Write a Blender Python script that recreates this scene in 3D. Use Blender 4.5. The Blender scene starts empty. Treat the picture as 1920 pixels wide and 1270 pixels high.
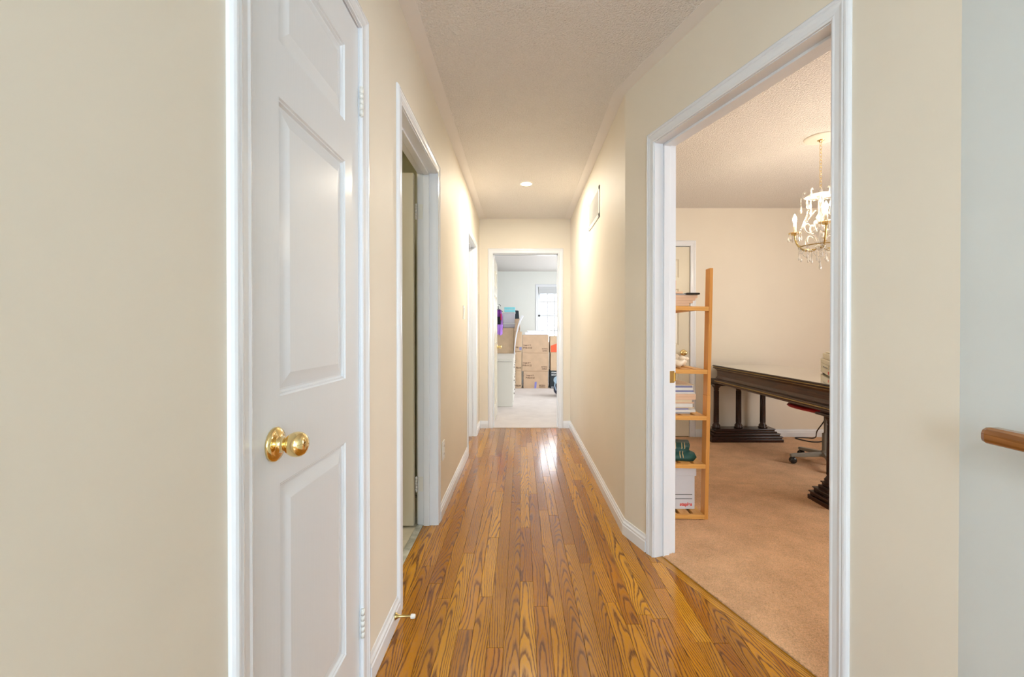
import bpy, bmesh, math, random
from mathutils import Vector, Matrix
random.seed(7)
sc = bpy.context.scene
PI = math.pi

# ------------------------------------------------------------------ camera, world, exposure, big lights
F, CX, CY, TILT, CAMZ = 820.0, 977.0, 628.0, 0.006, 1.12
cam = bpy.data.objects.new('camera', bpy.data.cameras.new('camera'))
sc.collection.objects.link(cam); sc.camera = cam
cam.data.sensor_fit = 'HORIZONTAL'; cam.data.sensor_width = 36.0
cam.data.lens = F / 1920 * 36.0
cam.data.shift_x = (960 - CX) / 1920
cam.data.shift_y = (CY - 635) / 1920
cam.data.clip_start = 0.02
cam.location = (0, 0, CAMZ); cam.rotation_euler = (PI / 2 - TILT, 0, 0)
vs = sc.view_settings
vs.view_transform = 'Standard'; vs.look = 'None'; vs.exposure = 0.40; vs.gamma = 1.0; vs.use_curve_mapping = False

W = bpy.data.worlds.new('sky'); sc.world = W; W.use_nodes = True
wn = W.node_tree.nodes; wl = W.node_tree.links; wn.clear()
wo = wn.new('ShaderNodeOutputWorld'); wb = wn.new('ShaderNodeBackground')
wt = wn.new('ShaderNodeTexCoord'); ws = wn.new('ShaderNodeSeparateXYZ'); wr = wn.new('ShaderNodeValToRGB')
wl.new(wt.outputs['Generated'], ws.inputs[0]); wl.new(ws.outputs['Z'], wr.inputs[0])
wr.color_ramp.elements[0].position = 0.0; wr.color_ramp.elements[0].color = (0.92, 0.96, 1.0, 1)
wr.color_ramp.elements[1].position = 0.6; wr.color_ramp.elements[1].color = (0.72, 0.86, 1.0, 1)
wl.new(wr.outputs[0], wb.inputs['Color']); wb.inputs['Strength'].default_value = 5.5
wl.new(wb.outputs[0], wo.inputs[0])

def area(name, loc, rot, sx, sy, power, col):
    l = bpy.data.lights.new(name, 'AREA'); l.shape = 'RECTANGLE'; l.size = sx; l.size_y = sy
    l.energy = power; l.color = col
    o = bpy.data.objects.new(name, l); sc.collection.objects.link(o); o.location = loc; o.rotation_euler = rot
    return o
def point(name, loc, power, col, r=0.02, kind='POINT', rot=(0, 0, 0)):
    l = bpy.data.lights.new(name, kind); l.energy = power; l.color = col; l.shadow_soft_size = r
    o = bpy.data.objects.new(name, l); sc.collection.objects.link(o); o.location = loc; o.rotation_euler = rot
    return o
WARM = (1.0, 0.90, 0.74)
area('foyer_daylight', (0.12, -3.185, 1.50), (PI / 2, 0, 0), 1.15, 1.45, 36, (0.60, 0.83, 1.0))
area('foyer_ceiling_light', (-0.25, -1.5, 2.42), (0, 0, 0), 0.30, 0.30, 17, (0.88, 0.96, 1.0))
area('bedroom_fill_light', (2.3, 7.3, 1.5), (0, PI / 2, 0), 1.4, 1.8, 50, (0.90, 0.95, 1.0))  # added unseen light before the solid right wall, brightens the bedroom
area('side_room_daylight', (-2.9, 4.3, 1.5), (0, -PI / 2, 0), 1.4, 1.4, 11, (0.78, 0.90, 1.0))
area('washroom_fill_light', (-1.4, 1.9, 2.40), (0, 0, 0), 0.3, 0.3, 5.5, (1.0, 0.90, 0.68))  # added unseen lamp that keeps the washroom faintly lit
area('office_fill_light', (3.9, 2.0, 1.5), (0, PI / 2, 0), 1.4, 1.6, 44, (0.98, 0.96, 0.95))  # added fill light, unseen; brightens the office beside the chandelier
dl = area('downlight_lamp', (0.047, 3.89, 2.430), (0, 0, 0), 0.085, 0.085, 17.5, WARM); dl.data.shape = 'DISK'

# ------------------------------------------------------------------ materials
def mat(name, col, rough=0.6, metal=0.0, coat=0.0, spec=0.5, trans=0.0, emit=None, estr=0.0):
    m = bpy.data.materials.new(name); m.use_nodes = True
    b = m.node_tree.nodes['Principled BSDF']
    b.inputs['Base Color'].default_value = (*col, 1); b.inputs['Roughness'].default_value = rough
    b.inputs['Metallic'].default_value = metal; b.inputs['Coat Weight'].default_value = coat
    b.inputs['Specular IOR Level'].default_value = spec
    b.inputs['Transmission Weight'].default_value = trans
    if emit: b.inputs['Emission Color'].default_value = (*emit, 1); b.inputs['Emission Strength'].default_value = estr
    return m
class NT:
    def __init__(s, m): s.t = m.node_tree; s.b = s.t.nodes['Principled BSDF']
    def n(s, k, **kw):
        x = s.t.nodes.new(k)
        for a, v in kw.items(): setattr(x, a, v)
        return x
    def l(s, a, b): s.t.links.new(a, b)
    def m(s, op, a, b=None, c=None):
        x = s.n('ShaderNodeMath', operation=op)
        for i, v in enumerate((a, b, c)):
            if v is None: continue
            if isinstance(v, (int, float)): x.inputs[i].default_value = v
            else: s.l(v, x.inputs[i])
        return x.outputs[0]
    def coords(s, scale=(1, 1, 1), kind='Object', add=None):
        c = s.n('ShaderNodeTexCoord').outputs[kind]
        v = s.n('ShaderNodeVectorMath', operation='MULTIPLY'); s.l(c, v.inputs[0]); v.inputs[1].default_value = scale
        if add is None: return v.outputs[0]
        w = s.n('ShaderNodeVectorMath', operation='ADD'); s.l(v.outputs[0], w.inputs[0]); s.l(add, w.inputs[1])
        return w.outputs[0]
    def noise(s, vec, scale, detail=2.0, rough=0.5):
        x = s.n('ShaderNodeTexNoise'); s.l(vec, x.inputs['Vector']); x.inputs['Scale'].default_value = scale
        x.inputs['Detail'].default_value = detail; x.inputs['Roughness'].default_value = rough
        return x.outputs['Fac']
    def ramp(s, fac, stops):
        r = s.n('ShaderNodeValToRGB'); s.l(fac, r.inputs[0]); e = r.color_ramp.elements
        while len(e) < len(stops): e.new(0.5)
        for i, (p, c) in enumerate(stops): e[i].position = p; e[i].color = (*c, 1)
        return r.outputs[0]
    def bump(s, h, strength, dist=0.002):
        b = s.n('ShaderNodeBump'); s.l(h, b.inputs['Height']); b.inputs['Strength'].default_value = strength
        b.inputs['Distance'].default_value = dist; s.l(b.outputs[0], s.b.inputs['Normal'])
def tex(name, col, amount, scale, rough=0.6, bump=0.0, stretch=(1, 1, 1), bscale=None, dist=0.002, **kw):
    """base colour varied by noise, with bump"""
    m = mat(name, col, rough, **kw); t = NT(m); v = t.coords(stretch)
    f = t.noise(v, scale, 3)
    t.l(t.ramp(f, [(0.3, tuple(c * (1 - amount) for c in col)), (0.7, tuple(min(1, c * (1 + amount)) for c in col))]), t.b.inputs['Base Color'])
    if bump: t.bump(t.noise(v, bscale or scale * 4, 2), bump, dist)
    return m
M = {}
M['paint'] = tex('cream_wall_paint', (0.81, 0.745, 0.635), 0.015, 3, 0.6, 0.06, bscale=260, dist=0.0006)
M['paint_stair'] = tex('pale_blue_grey_wall_paint', (0.80, 0.88, 0.92), 0.015, 3, 0.5, 0.06, bscale=260, dist=0.0006)
M['paint_white'] = tex('white_wall_paint', (0.86, 0.87, 0.83), 0.01, 3, 0.55)
M['paint_bath'] = tex('sage_wall_paint', (0.62, 0.60, 0.42), 0.01, 3, 0.5)
M['ceiling'] = tex('stippled_ceiling_paint', (0.85, 0.81, 0.77), 0.05, 120, 0.8, 1.0, bscale=105, dist=0.012)
M['band'] = tex('smooth_ceiling_band_paint', (0.87, 0.83, 0.80), 0.01, 4, 0.6)
M['trim'] = tex('white_gloss_trim_paint', (0.82, 0.845, 0.89), 0.008, 5, 0.18, 0.05, bscale=60, dist=0.001, spec=0.5)
def door_paint(name, col):
    m = mat(name, col, 0.24); t = NT(m)
    v = t.coords((60, 60, 3)); h = t.noise(v, 3.0, 3)
    w = t.n('ShaderNodeTexWave'); w.wave_type = 'RINGS'; w.rings_direction = 'SPHERICAL'
    t.l(t.coords((9, 9, 0.7)), w.inputs['Vector']); w.inputs['Scale'].default_value = 9; w.inputs['Distortion'].default_value = 2.5
    t.bump(t.m('ADD', t.m('MULTIPLY', h, 0.6), t.m('MULTIPLY', w.outputs['Fac'], 0.35)), 0.22, 0.0006)
    return m
M['door'] = door_paint('white_door_paint', (0.79, 0.82, 0.865))
M['door_cream'] = door_paint('cream_door_paint', (0.76, 0.70, 0.56))
M['brass'] = mat('polished_brass', (0.87, 0.68, 0.33), 0.09, 1.0)
M['brass_old'] = mat('aged_brass', (0.55, 0.42, 0.18), 0.28, 1.0)
M['hinge_paint'] = mat('painted_hinge_metal', (0.80, 0.80, 0.76), 0.3)
M['dark'] = mat('dark_gap', (0.03, 0.02, 0.015), 0.8)
M['plastic'] = mat('white_plastic', (0.85, 0.84, 0.80), 0.35)
M['rubber'] = mat('white_rubber', (0.88, 0.88, 0.86), 0.5)
M['lens'] = mat('lit_lens', (1, 1, 1), 0.5, emit=(1.0, 0.86, 0.62), estr=14)
M['bulb'] = mat('lit_bulb', (1, 1, 1), 0.3, emit=(1.0, 0.84, 0.62), estr=310)
M['glass'] = mat('window_glass', (1, 1, 1), 0.0, trans=1.0); M['glass'].node_tree.nodes['Principled BSDF'].inputs['IOR'].default_value = 1.05
M['crystal'] = mat('crystal_glass', (0.97, 0.95, 0.90), 0.08, trans=0.25, coat=1.0)
M['ivory'] = mat('ivory_enamel', (0.90, 0.86, 0.74), 0.3)
M['caulk'] = mat('white_plaster', (0.86, 0.82, 0.72), 0.7)

def oak_floor():
    m = mat('oak_floorboards', (0.5, 0.22, 0.06), 0.3, coat=0.8, spec=0.12); t = NT(m)
    t.b.inputs['Coat Roughness'].default_value = 0.12
    rnd = t.n('ShaderNodeObjectInfo').outputs['Random']
    wn_ = t.n('ShaderNodeTexWhiteNoise'); wn_.noise_dimensions = '1D'; t.l(rnd, wn_.inputs['W'])
    sp = t.n('ShaderNodeSeparateColor'); t.l(wn_.outputs['Color'], sp.inputs[0])
    r1, r2, r3 = sp.outputs[0], sp.outputs[1], sp.outputs[2]
    cmb = t.n('ShaderNodeCombineXYZ'); t.l(t.m('MULTIPLY', rnd, 37.0), cmb.inputs[0]); t.l(t.m('MULTIPLY', r1, 53.0), cmb.inputs[1]); t.l(t.m('MULTIPLY', r2, 71.0), cmb.inputs[2])
    xyz = t.n('ShaderNodeSeparateXYZ'); t.l(t.coords(), xyz.inputs[0]); x, y = xyz.outputs[0], xyz.outputs[1]
    u = t.m('ADD', x, t.m('MULTIPLY', t.m('SUBTRACT', r1, 0.5), 0.085))
    wob = t.noise(t.coords((14, 2.2, 1), add=cmb.outputs[0]), 1.0, 1.5, 0.4)
    wob2 = t.noise(t.coords((90, 16, 1), add=cmb.outputs[0]), 1.0, 2)
    bend = t.noise(t.coords((0.5, 1.6, 1), add=cmb.outputs[0]), 1.0, 1)
    u = t.m('ADD', u, t.m('MULTIPLY', t.m('SUBTRACT', bend, 0.5), 0.05))
    d = t.m('ADD', 0.012, t.m('MULTIPLY', r2, 0.030))
    R = t.m('SQRT', t.m('ADD', t.m('MULTIPLY', u, u), t.m('MULTIPLY', d, d)))
    tp = t.m('ADD', 0.012, t.m('MULTIPLY', t.m('MULTIPLY', r3, r3), 0.07))
    R = t.m('ADD', R, t.m('MULTIPLY', y, tp))
    R = t.m('ADD', R, t.m('MULTIPLY', t.m('SUBTRACT', wob, 0.5), 0.045))
    R = t.m('ADD', R, t.m('MULTIPLY', t.m('SUBTRACT', wob2, 0.5), 0.0040))
    fr = t.m('FRACT', t.m('DIVIDE', t.m('ADD', R, 5.0), 0.0070))
    fib = t.noise(t.coords((900, 26, 1), add=cmb.outputs[0]), 1.0, 3, 0.6)
    line = t.ramp(fr, [(0.0, (0.8,) * 3), (0.10, (1.0,) * 3), (0.30, (0.35,) * 3), (0.55, (0.0,) * 3), (0.88, (0.05,) * 3), (1.0, (0.8,) * 3)])
    rgb2 = t.n('ShaderNodeRGBToBW'); t.l(line, rgb2.inputs[0])
    dark = t.m('MULTIPLY', rgb2.outputs[0], t.m('ADD', 0.30, t.m('MULTIPLY', fib, 1.1)))
    dark = t.m('MINIMUM', t.m('ADD', dark, t.m('MULTIPLY', t.m('SUBTRACT', fib, 0.45), 0.9)), 1.0)
    c1 = t.ramp(r3, [(0.0, (0.42, 0.155, 0.007)), (0.35, (0.57, 0.245, 0.012)), (0.7, (0.68, 0.325, 0.022)), (1.0, (0.32, 0.105, 0.004))])
    mx = t.n('ShaderNodeMix'); mx.data_type = 'RGBA'
    t.l(t.m('MULTIPLY', dark, 0.95), mx.inputs['Factor']); t.l(c1, mx.inputs['A']); mx.inputs['B'].default_value = (0.085, 0.019, 0.0006, 1)
    blot = t.noise(t.coords((6, 2, 1), add=cmb.outputs[0]), 1.0, 2)
    mx2 = t.n('ShaderNodeMix'); mx2.data_type = 'RGBA'; mx2.blend_type = 'MULTIPLY'; mx2.inputs['Factor'].default_value = 1.0
    t.l(mx.outputs['Result'], mx2.inputs['A']); t.l(t.ramp(blot, [(0.25, (0.78, 0.74, 0.70)), (0.7, (1.08, 1.06, 1.05))]), mx2.inputs['B'])
    t.l(mx2.outputs['Result'], t.b.inputs['Base Color'])
    t.l(t.m('ADD', 0.26, t.m('MULTIPLY', dark, 0.14)), t.b.inputs['Roughness'])
    t.bump(t.m('MULTIPLY', dark, -1.0), 0.04, 0.0004)
    return m
M['oak'] = oak_floor()
def wood(name, c1, c2, rough, axis, knots=False, sc_=1.0, coat=0.0):
    m = mat(name, c1, rough, coat=coat); t = NT(m)
    s = {'x': (1.2, 22, 22), 'y': (22, 1.2, 22), 'z': (22, 22, 1.2)}[axis]
    v = t.coords(tuple(a * sc_ for a in s)); f = t.noise(v, 1.0, 3)
    fr = t.m('FRACT', t.m('MULTIPLY', f, 7.0))
    fi = t.noise(t.coords(tuple(a * 9 * sc_ for a in s)), 1.0, 2)
    g = t.m('MULTIPLY', t.m('ADD', fr, fi), 0.5)
    col = t.ramp(g, [(0.15, c1), (0.8, c2)])
    if knots:
        vo = t.n('ShaderNodeTexVoronoi'); t.l(t.coords((9, 9, 5)), vo.inputs['Vector']); vo.inputs['Scale'].default_value = 1.0
        k = t.ramp(vo.outputs['Distance'], [(0.0, (1,) * 3), (0.05, (0.9,) * 3), (0.09, (0,) * 3)])
        mx = t.n('ShaderNodeMix'); mx.data_type = 'RGBA'; t.l(k, mx.inputs['Factor']); t.l(col, mx.inputs['A']); mx.inputs['B'].default_value = (0.16, 0.055, 0.012, 1)
        col = mx.outputs['Result']
    t.l(col, t.b.inputs['Base Color']); t.bump(g, 0.1, 0.0005)
    return m
M['pine_z'] = wood('pine_upright_wood', (0.74, 0.36, 0.09), (0.62, 0.27, 0.055), 0.45, 'z', True)
M['pine_x'] = wood('pine_rail_wood', (0.78, 0.42, 0.12), (0.66, 0.31, 0.07), 0.45, 'x', True)
M['pine_y'] = wood('pine_slat_wood', (0.80, 0.46, 0.15), (0.70, 0.34, 0.08), 0.45, 'y')
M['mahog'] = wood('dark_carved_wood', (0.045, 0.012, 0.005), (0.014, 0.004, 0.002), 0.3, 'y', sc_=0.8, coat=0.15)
M['mahog_brown'] = wood('brown_table_apron_wood', (0.095, 0.034, 0.010), (0.035, 0.012, 0.004), 0.32, 'y', sc_=0.7, coat=0.12)  # apron wood, browner than the dark carved parts
M['gilt'] = mat('antiqued_gold_beading', (0.50, 0.37, 0.17), 0.4, 0.3)
M['tabletop'] = tex('polished_top_painted_reflection', (0.60, 0.56, 0.44), 0.03, 4, 0.10, coat=0.8)  # pale base colour stands in for the wall mirrored in the glass top
M['rail'] = wood('handrail_oak', (0.40, 0.16, 0.04), (0.22, 0.075, 0.016), 0.25, 'y', coat=0.5)
def carpet_mat(name, a, b):
    m = mat(name, a, 0.95, spec=0.1); t = NT(m)
    f = t.m('ADD', t.m('MULTIPLY', t.noise(t.coords(), 220, 2, 0.7), 0.62), t.m('MULTIPLY', t.noise(t.coords(), 5, 4, 0.6), 0.38))
    t.l(t.ramp(f, [(0.34, b), (0.62, a)]), t.b.inputs['Base Color'])
    t.b.inputs['Sheen Weight'].default_value = 0.25
    t.bump(t.noise(t.coords(), 320, 3, 0.7), 0.9, 0.004)
    return m
M['carpet_office'] = carpet_mat('dusty_rose_carpet', (0.92, 0.55, 0.29), (0.50, 0.265, 0.115))
M['carpet_bed'] = carpet_mat('pale_bedroom_carpet', (0.80, 0.72, 0.68), (0.62, 0.54, 0.50))
M['tile'] = tex('cream_ceramic_tile', (0.80, 0.74, 0.60), 0.05, 12, 0.2)
M['grout'] = mat('grey_grout', (0.42, 0.38, 0.30), 0.9)
M['marble'] = tex('grey_green_marble', (0.52, 0.53, 0.46), 0.30, 22, 0.15)
M['sub'] = mat('subfloor', (0.10, 0.05, 0.02), 0.9)
M['card'] = tex('brown_cardboard', (0.60, 0.42, 0.28), 0.06, 9, 0.8, stretch=(1, 1, 1))
M['card_light'] = tex('tan_cardboard', (0.64, 0.46, 0.30), 0.06, 9, 0.8)
M['tape'] = mat('brown_packing_tape', (0.50, 0.36, 0.22), 0.25)
M['ink'] = mat('brown_black_print', (0.12, 0.06, 0.035), 0.7)
M['ink_white'] = mat('white_print', (0.9, 0.92, 0.92), 0.6)
M['ink_red'] = mat('red_print', (0.80, 0.12, 0.10), 0.6)
M['ink_grey'] = mat('grey_print', (0.16, 0.17, 0.18), 0.6)
M['bluetape'] = mat('blue_painter_tape', (0.25, 0.25, 0.62), 0.6)
M['orange'] = mat('red_orange_label', (0.92, 0.13, 0.05), 0.6)
M['black'] = mat('black_board', (0.018, 0.028, 0.036), 0.5)
M['white_board'] = mat('white_foam', (0.88, 0.89, 0.94), 0.7)
M['lacquer'] = mat('white_lacquer', (0.84, 0.83, 0.78), 0.3)
M['clearbin'] = mat('frosted_clear_plastic', (0.84, 0.82, 0.90), 0.35, trans=0.35)
M['cyan'] = mat('turquoise_plastic', (0.25, 0.72, 0.80), 0.4)
M['purple'] = tex('purple_satin', (0.19, 0.02, 0.30), 0.5, 14, 0.4)
M['lilac'] = mat('lilac_fabric', (0.48, 0.22, 0.80), 0.6)
M['blackcloth'] = mat('black_fabric', (0.012, 0.012, 0.016), 0.8)
M['redcloth'] = mat('crimson_fabric', (0.55, 0.02, 0.10), 0.6)
M['skyblue'] = mat('light_blue_nylon', (0.45, 0.65, 0.85), 0.5)
M['navy'] = mat('navy_nylon', (0.02, 0.03, 0.07), 0.6)
M['blind'] = mat('blind_and_shaded_muntin_grey', (0.66, 0.68, 0.70), 0.6)
M['paper'] = mat('white_paper', (0.86, 0.85, 0.82), 0.7)
M['peach'] = mat('peach_paper', (0.86, 0.60, 0.42), 0.7)
M['manila'] = mat('manila_paper', (0.84, 0.70, 0.50), 0.7)
M['bluepaper'] = mat('blue_grey_paper', (0.25, 0.27, 0.50), 0.6)
M['greypaper'] = mat('grey_magazine', (0.42, 0.42, 0.45), 0.5)
M['phone'] = mat('black_gloss_plastic', (0.02, 0.02, 0.02), 0.2)
M['bag'] = tex('cream_plastic_bag', (0.85, 0.76, 0.60), 0.06, 20, 0.35, 0.5, bscale=60, dist=0.004)
M['green'] = tex('dark_green_cover', (0.012, 0.075, 0.065), 0.3, 12, 0.4)
M['goldfoil'] = mat('gold_foil', (0.72, 0.55, 0.28), 0.35, 0.5)
M['boxwhite'] = tex('white_fibreboard', (0.74, 0.75, 0.80), 0.01, 4, 0.6)
M['grey_metal'] = mat('grey_painted_metal', (0.27, 0.26, 0.22), 0.4)
M['redshell'] = mat('red_plastic', (0.50, 0.015, 0.02), 0.35)
M['cable'] = mat('black_cable', (0.015, 0.013, 0.012), 0.5)
M['printer'] = mat('ivory_plastic', (0.76, 0.69, 0.52), 0.4)
M['redlight'] = mat('red_button', (0.85, 0.08, 0.06), 0.3)

# ------------------------------------------------------------------ mesh helpers
ORG = {}
def wpos(p):
    return ORG.get(p.name, Vector((0, 0, 0))) if p else Vector((0, 0, 0))
class MB:
    """collects polygons in world coordinates; build() links them as one mesh object"""
    def __init__(s, fr=None): s.v = []; s.f = []; s.fr = fr; s.sm = []
    def P(s, p): return s.fr(*p) if s.fr else Vector(p)
    def add(s, vs_, fs, smooth=False):
        k = len(s.v); s.v += [s.P(p) for p in vs_]; s.f += [tuple(i + k for i in f) for f in fs]; s.sm += [smooth] * len(fs)
        return s
    def box(s, x0, x1, y0, y1, z0, z1):
        return s.add([(x, y, z) for z in (z0, z1) for y in (y0, y1) for x in (x0, x1)],
                     [(0, 2, 3, 1), (4, 5, 7, 6), (0, 1, 5, 4), (2, 6, 7, 3), (0, 4, 6, 2), (1, 3, 7, 5)])
    def hexa(s, pts):   # 8 points: bottom 4 ccw, top 4 ccw
        return s.add(pts, [(3, 2, 1, 0), (4, 5, 6, 7), (0, 1, 5, 4), (1, 2, 6, 5), (2, 3, 7, 6), (3, 0, 4, 7)])
    def prism(s, poly, z0, z1):
        n = len(poly)
        return s.add([(x, y, z0) for x, y in poly] + [(x, y, z1) for x, y in poly],
                     [tuple(range(n))[::-1], tuple(range(n, 2 * n))] + [(i, (i + 1) % n, n + (i + 1) % n, n + i) for i in range(n)])
    def tube(s, pts, r, n=10, cap=True):
        pts = [Vector(p) for p in pts]; rs = r if isinstance(r, (list, tuple)) else [r] * len(pts)
        vs_ = []; ref = None
        for i, p in enumerate(pts):
            d = (pts[min(i + 1, len(pts) - 1)] - pts[max(i - 1, 0)]).normalized()
            if ref is None: ref = Vector((0, 0, 1)) if abs(d.z) < 0.9 else Vector((1, 0, 0))
            a = (ref - d * ref.dot(d)).normalized(); ref = a; b = d.cross(a)
            vs_ += [tuple(p + (a * math.cos(2 * PI * k / n) + b * math.sin(2 * PI * k / n)) * rs[i]) for k in range(n)]
        fs = [(i * n + k, i * n + (k + 1) % n, (i + 1) * n + (k + 1) % n, (i + 1) * n + k) for i in range(len(pts) - 1) for k in range(n)]
        s.add(vs_, fs, True)
        if cap:
            m = len(s.v) - len(vs_); s.f += [tuple(m + k for k in range(n))[::-1], tuple(m + (len(pts) - 1) * n + k for k in range(n))]; s.sm += [False, False]
        return s
    def lathe(s, prof, o, ax=(0, 0, 1), n=24, smooth=True, cap=True):
        """prof: list of (radius, distance along axis)"""
        ax = Vector(ax).normalized(); a = ax.orthogonal().normalized(); b = ax.cross(a); o = Vector(o)
        vs_ = [tuple(o + ax * h + (a * math.cos(2 * PI * k / n) + b * math.sin(2 * PI * k / n)) * max(r, 1e-5)) for r, h in prof for k in range(n)]
        fs = [(i * n + k, i * n + (k + 1) % n, (i + 1) * n + (k + 1) % n, (i + 1) * n + k) for i in range(len(prof) - 1) for k in range(n)]
        s.add(vs_, fs, smooth); m = len(s.v) - len(vs_)
        if not cap: return s
        s.f += [tuple(m + k for k in range(n))[::-1], tuple(m + (len(prof) - 1) * n + k for k in range(n))]; s.sm += [False, False]
        return s
    def ball(s, c, r, n=8, sz=1.0):
        h = max(3, n // 2)
        return s.lathe([(r * math.sin(PI * i / h), -r * sz * math.cos(PI * i / h)) for i in range(h + 1)], c, n=n)
    def sweep(s, prof, paths, closed=False):
        """prof points i follow paths[i] (equal lengths): skins between"""
        n = len(prof); m = len(paths[0]); vs_ = [paths[i][j] for j in range(m) for i in range(n)]
        fs = [(j * n + i, j * n + (i + 1) % n, (j + 1) * n + (i + 1) % n, (j + 1) * n + i) for j in range(m - 1) for i in range(n)]
        if not closed: fs += [tuple(range(n))[::-1], tuple((m - 1) * n + i for i in range(n))]
        return s.add(vs_, fs)
    def build(s, name, material, parent=None, bevel=0.0, seg=2, own=False, flip=True):
        me = bpy.data.meshes.new(name); off = wpos(parent)
        vs_ = s.v; o_loc = Vector((0, 0, 0))
        if parent is None or own:
            lo = [min(v[i] for v in vs_) for i in range(3)]; hi = [max(v[i] for v in vs_) for i in range(3)]
            c = Vector(((lo[0] + hi[0]) / 2, (lo[1] + hi[1]) / 2, lo[2])); o_loc = c - off; off = c
        me.from_pydata([tuple(Vector(v) - off) for v in vs_], [], s.f)
        for p, sm in zip(me.polygons, s.sm): p.use_smooth = sm
        if flip:
            b = bmesh.new(); b.from_mesh(me); bmesh.ops.recalc_face_normals(b, faces=b.faces); b.to_mesh(me); b.free()
        me.materials.append(M[material] if isinstance(material, str) else material)
        o = bpy.data.objects.new(name, me); sc.collection.objects.link(o); o.location = o_loc
        if parent: o.parent = parent
        ORG[o.name] = off
        if bevel:
            bm_ = o.modifiers.new('bevel', 'BEVEL'); bm_.width = bevel; bm_.segments = seg; bm_.limit_method = 'ANGLE'; bm_.angle_limit = 0.6
        return o
def thing(name, loc, label, cat, group=None):
    o = bpy.data.objects.new(name, None); sc.collection.objects.link(o); o.location = loc; o.empty_display_size = 0.05
    ORG[o.name] = Vector(loc); o['label'] = label; o['category'] = cat
    if group: o['group'] = group
    return o
def tag(o, label, cat, group=None):
    o['label'] = label; o['category'] = cat
    if group: o['group'] = group
    return o
def root(name, loc=(0, 0, 0), label=None):
    o = bpy.data.objects.new(name, None); sc.collection.objects.link(o); o.location = loc; o['kind'] = 'structure'
    ORG[o.name] = Vector(loc)
    if label: o['label'] = label
    return o
def struct(o, label=None):
    o['kind'] = 'structure'
    if label: o['label'] = label
    return o
def text(s, size, origin, u, v, material, parent, name='lettering', depth=0.0006, bold=0.0, width=None):
    cu = bpy.data.curves.new(name, 'FONT'); cu.body = s; cu.size = size; cu.extrude = depth; cu.offset = bold
    tmp = bpy.data.objects.new(name, cu); sc.collection.objects.link(tmp)
    bpy.context.view_layer.update()
    dg = bpy.context.evaluated_depsgraph_get(); me = bpy.data.meshes.new_from_object(tmp.evaluated_get(dg))
    bpy.data.objects.remove(tmp); bpy.data.curves.remove(cu)
    u = Vector(u).normalized(); v = Vector(v).normalized(); n = u.cross(v)
    sx = 1.0
    if width: sx = width / max(1e-6, max(q.co.x for q in me.vertices) - min(q.co.x for q in me.vertices))
    o0 = Vector(origin) - wpos(parent)
    for q in me.vertices: q.co = o0 + u * q.co.x * sx + v * q.co.y + n * q.co.z
    me.materials.clear(); me.materials.append(M[material])
    o = bpy.data.objects.new(name, me); sc.collection.objects.link(o); o.parent = parent; ORG[o.name] = wpos(parent)
    return o
def frame(o, U, N):
    o = Vector((o[0], o[1], 0)); U = Vector((U[0], U[1], 0)).normalized(); N = Vector((N[0], N[1], 0)).normalized()
    return lambda s, n, z: o + U * s + N * n + Vector((0, 0, z))

# ------------------------------------------------------------------ frames of the walls (s along, n towards the hall, z up)
H = 2.44
A = Vector((0.575, 2.42)); TH = math.atan(0.332); UA = (math.sin(TH), -math.cos(TH)); NA = (-math.cos(TH), -math.sin(TH))
LA = 1.388 * 1.0537
FL = frame((-0.487, 0), (0, 1), (1, 0))
FR = frame((0.575, 0), (0, 1), (-1, 0))
FB = frame((0, 5.10), (1, 0), (0, -1))
FA = frame(A, UA, NA)
FO = frame((0, 4.66), (1, 0), (0, -1))
B = A + Vector(UA) * LA
J = 0.018
def wall(name, fr, s0, s1, openings, material, t=0.12, z1=H, label=None):
    mb = MB(fr); x = s0
    for a, b, zb, zt in sorted(openings):
        if a > x: mb.box(x, a, -t, 0, 0, z1)
        mb.box(a, b, -t, 0, zt, z1)
        if zb > 0: mb.box(a, b, -t, 0, 0, zb)
        x = b
    mb.box(x, s1, -t, 0, 0, z1)
    return struct(mb.build(name, material), label)

D1 = (0.784, 1.322, 2.035); D2 = (1.770, 2.528, 2.035); D3 = (4.00, 4.695, 2.03)
D4 = (-0.3265, 0.432, 2.035); D5 = (0.270, 1.153, 2.055); D6 = (1.04, 1.80, 2.035)
def hole(d): return (d[0] - J, d[1] + J, 0, d[2] + J)
wall('wall_left', FL, -3.2, 5.10, [hole(D1), hole(D2), hole(D3)], 'paint')
wall('wall_right', FR, 2.42, 5.10, [], 'paint')
wall('wall_foyer', frame((0, -3.20), (1, 0), (0, 1)), -0.607, B.x + 0.12, [(-0.47, 0.71, 0.76, 2.24)], 'paint')
wall('wall_back', FB, -3.1, 0.695, [hole(D4)], 'paint')
wall('wall_angled', FA, 0, LA, [hole(D5)], 'paint')
struct(MB().box(B.x, B.x + 0.12, -3.2, B.y, 0, H).build('wall_stair', 'paint_stair'), 'pale blue grey wall behind the oak handrail')
wall('wall_office_back', FO, 0.695, 4.12, [(D6[0] - J, D6[1] + J, 0, D6[2] + J)], 'paint')
struct(MB().box(4.0, 4.12, -0.6, 4.66, 0, H).build('wall_office_right', 'paint'))
struct(MB().box(B.x + 0.12, 4.12, -0.72, -0.6, 0, H).build('wall_office_front', 'paint'))
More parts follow.
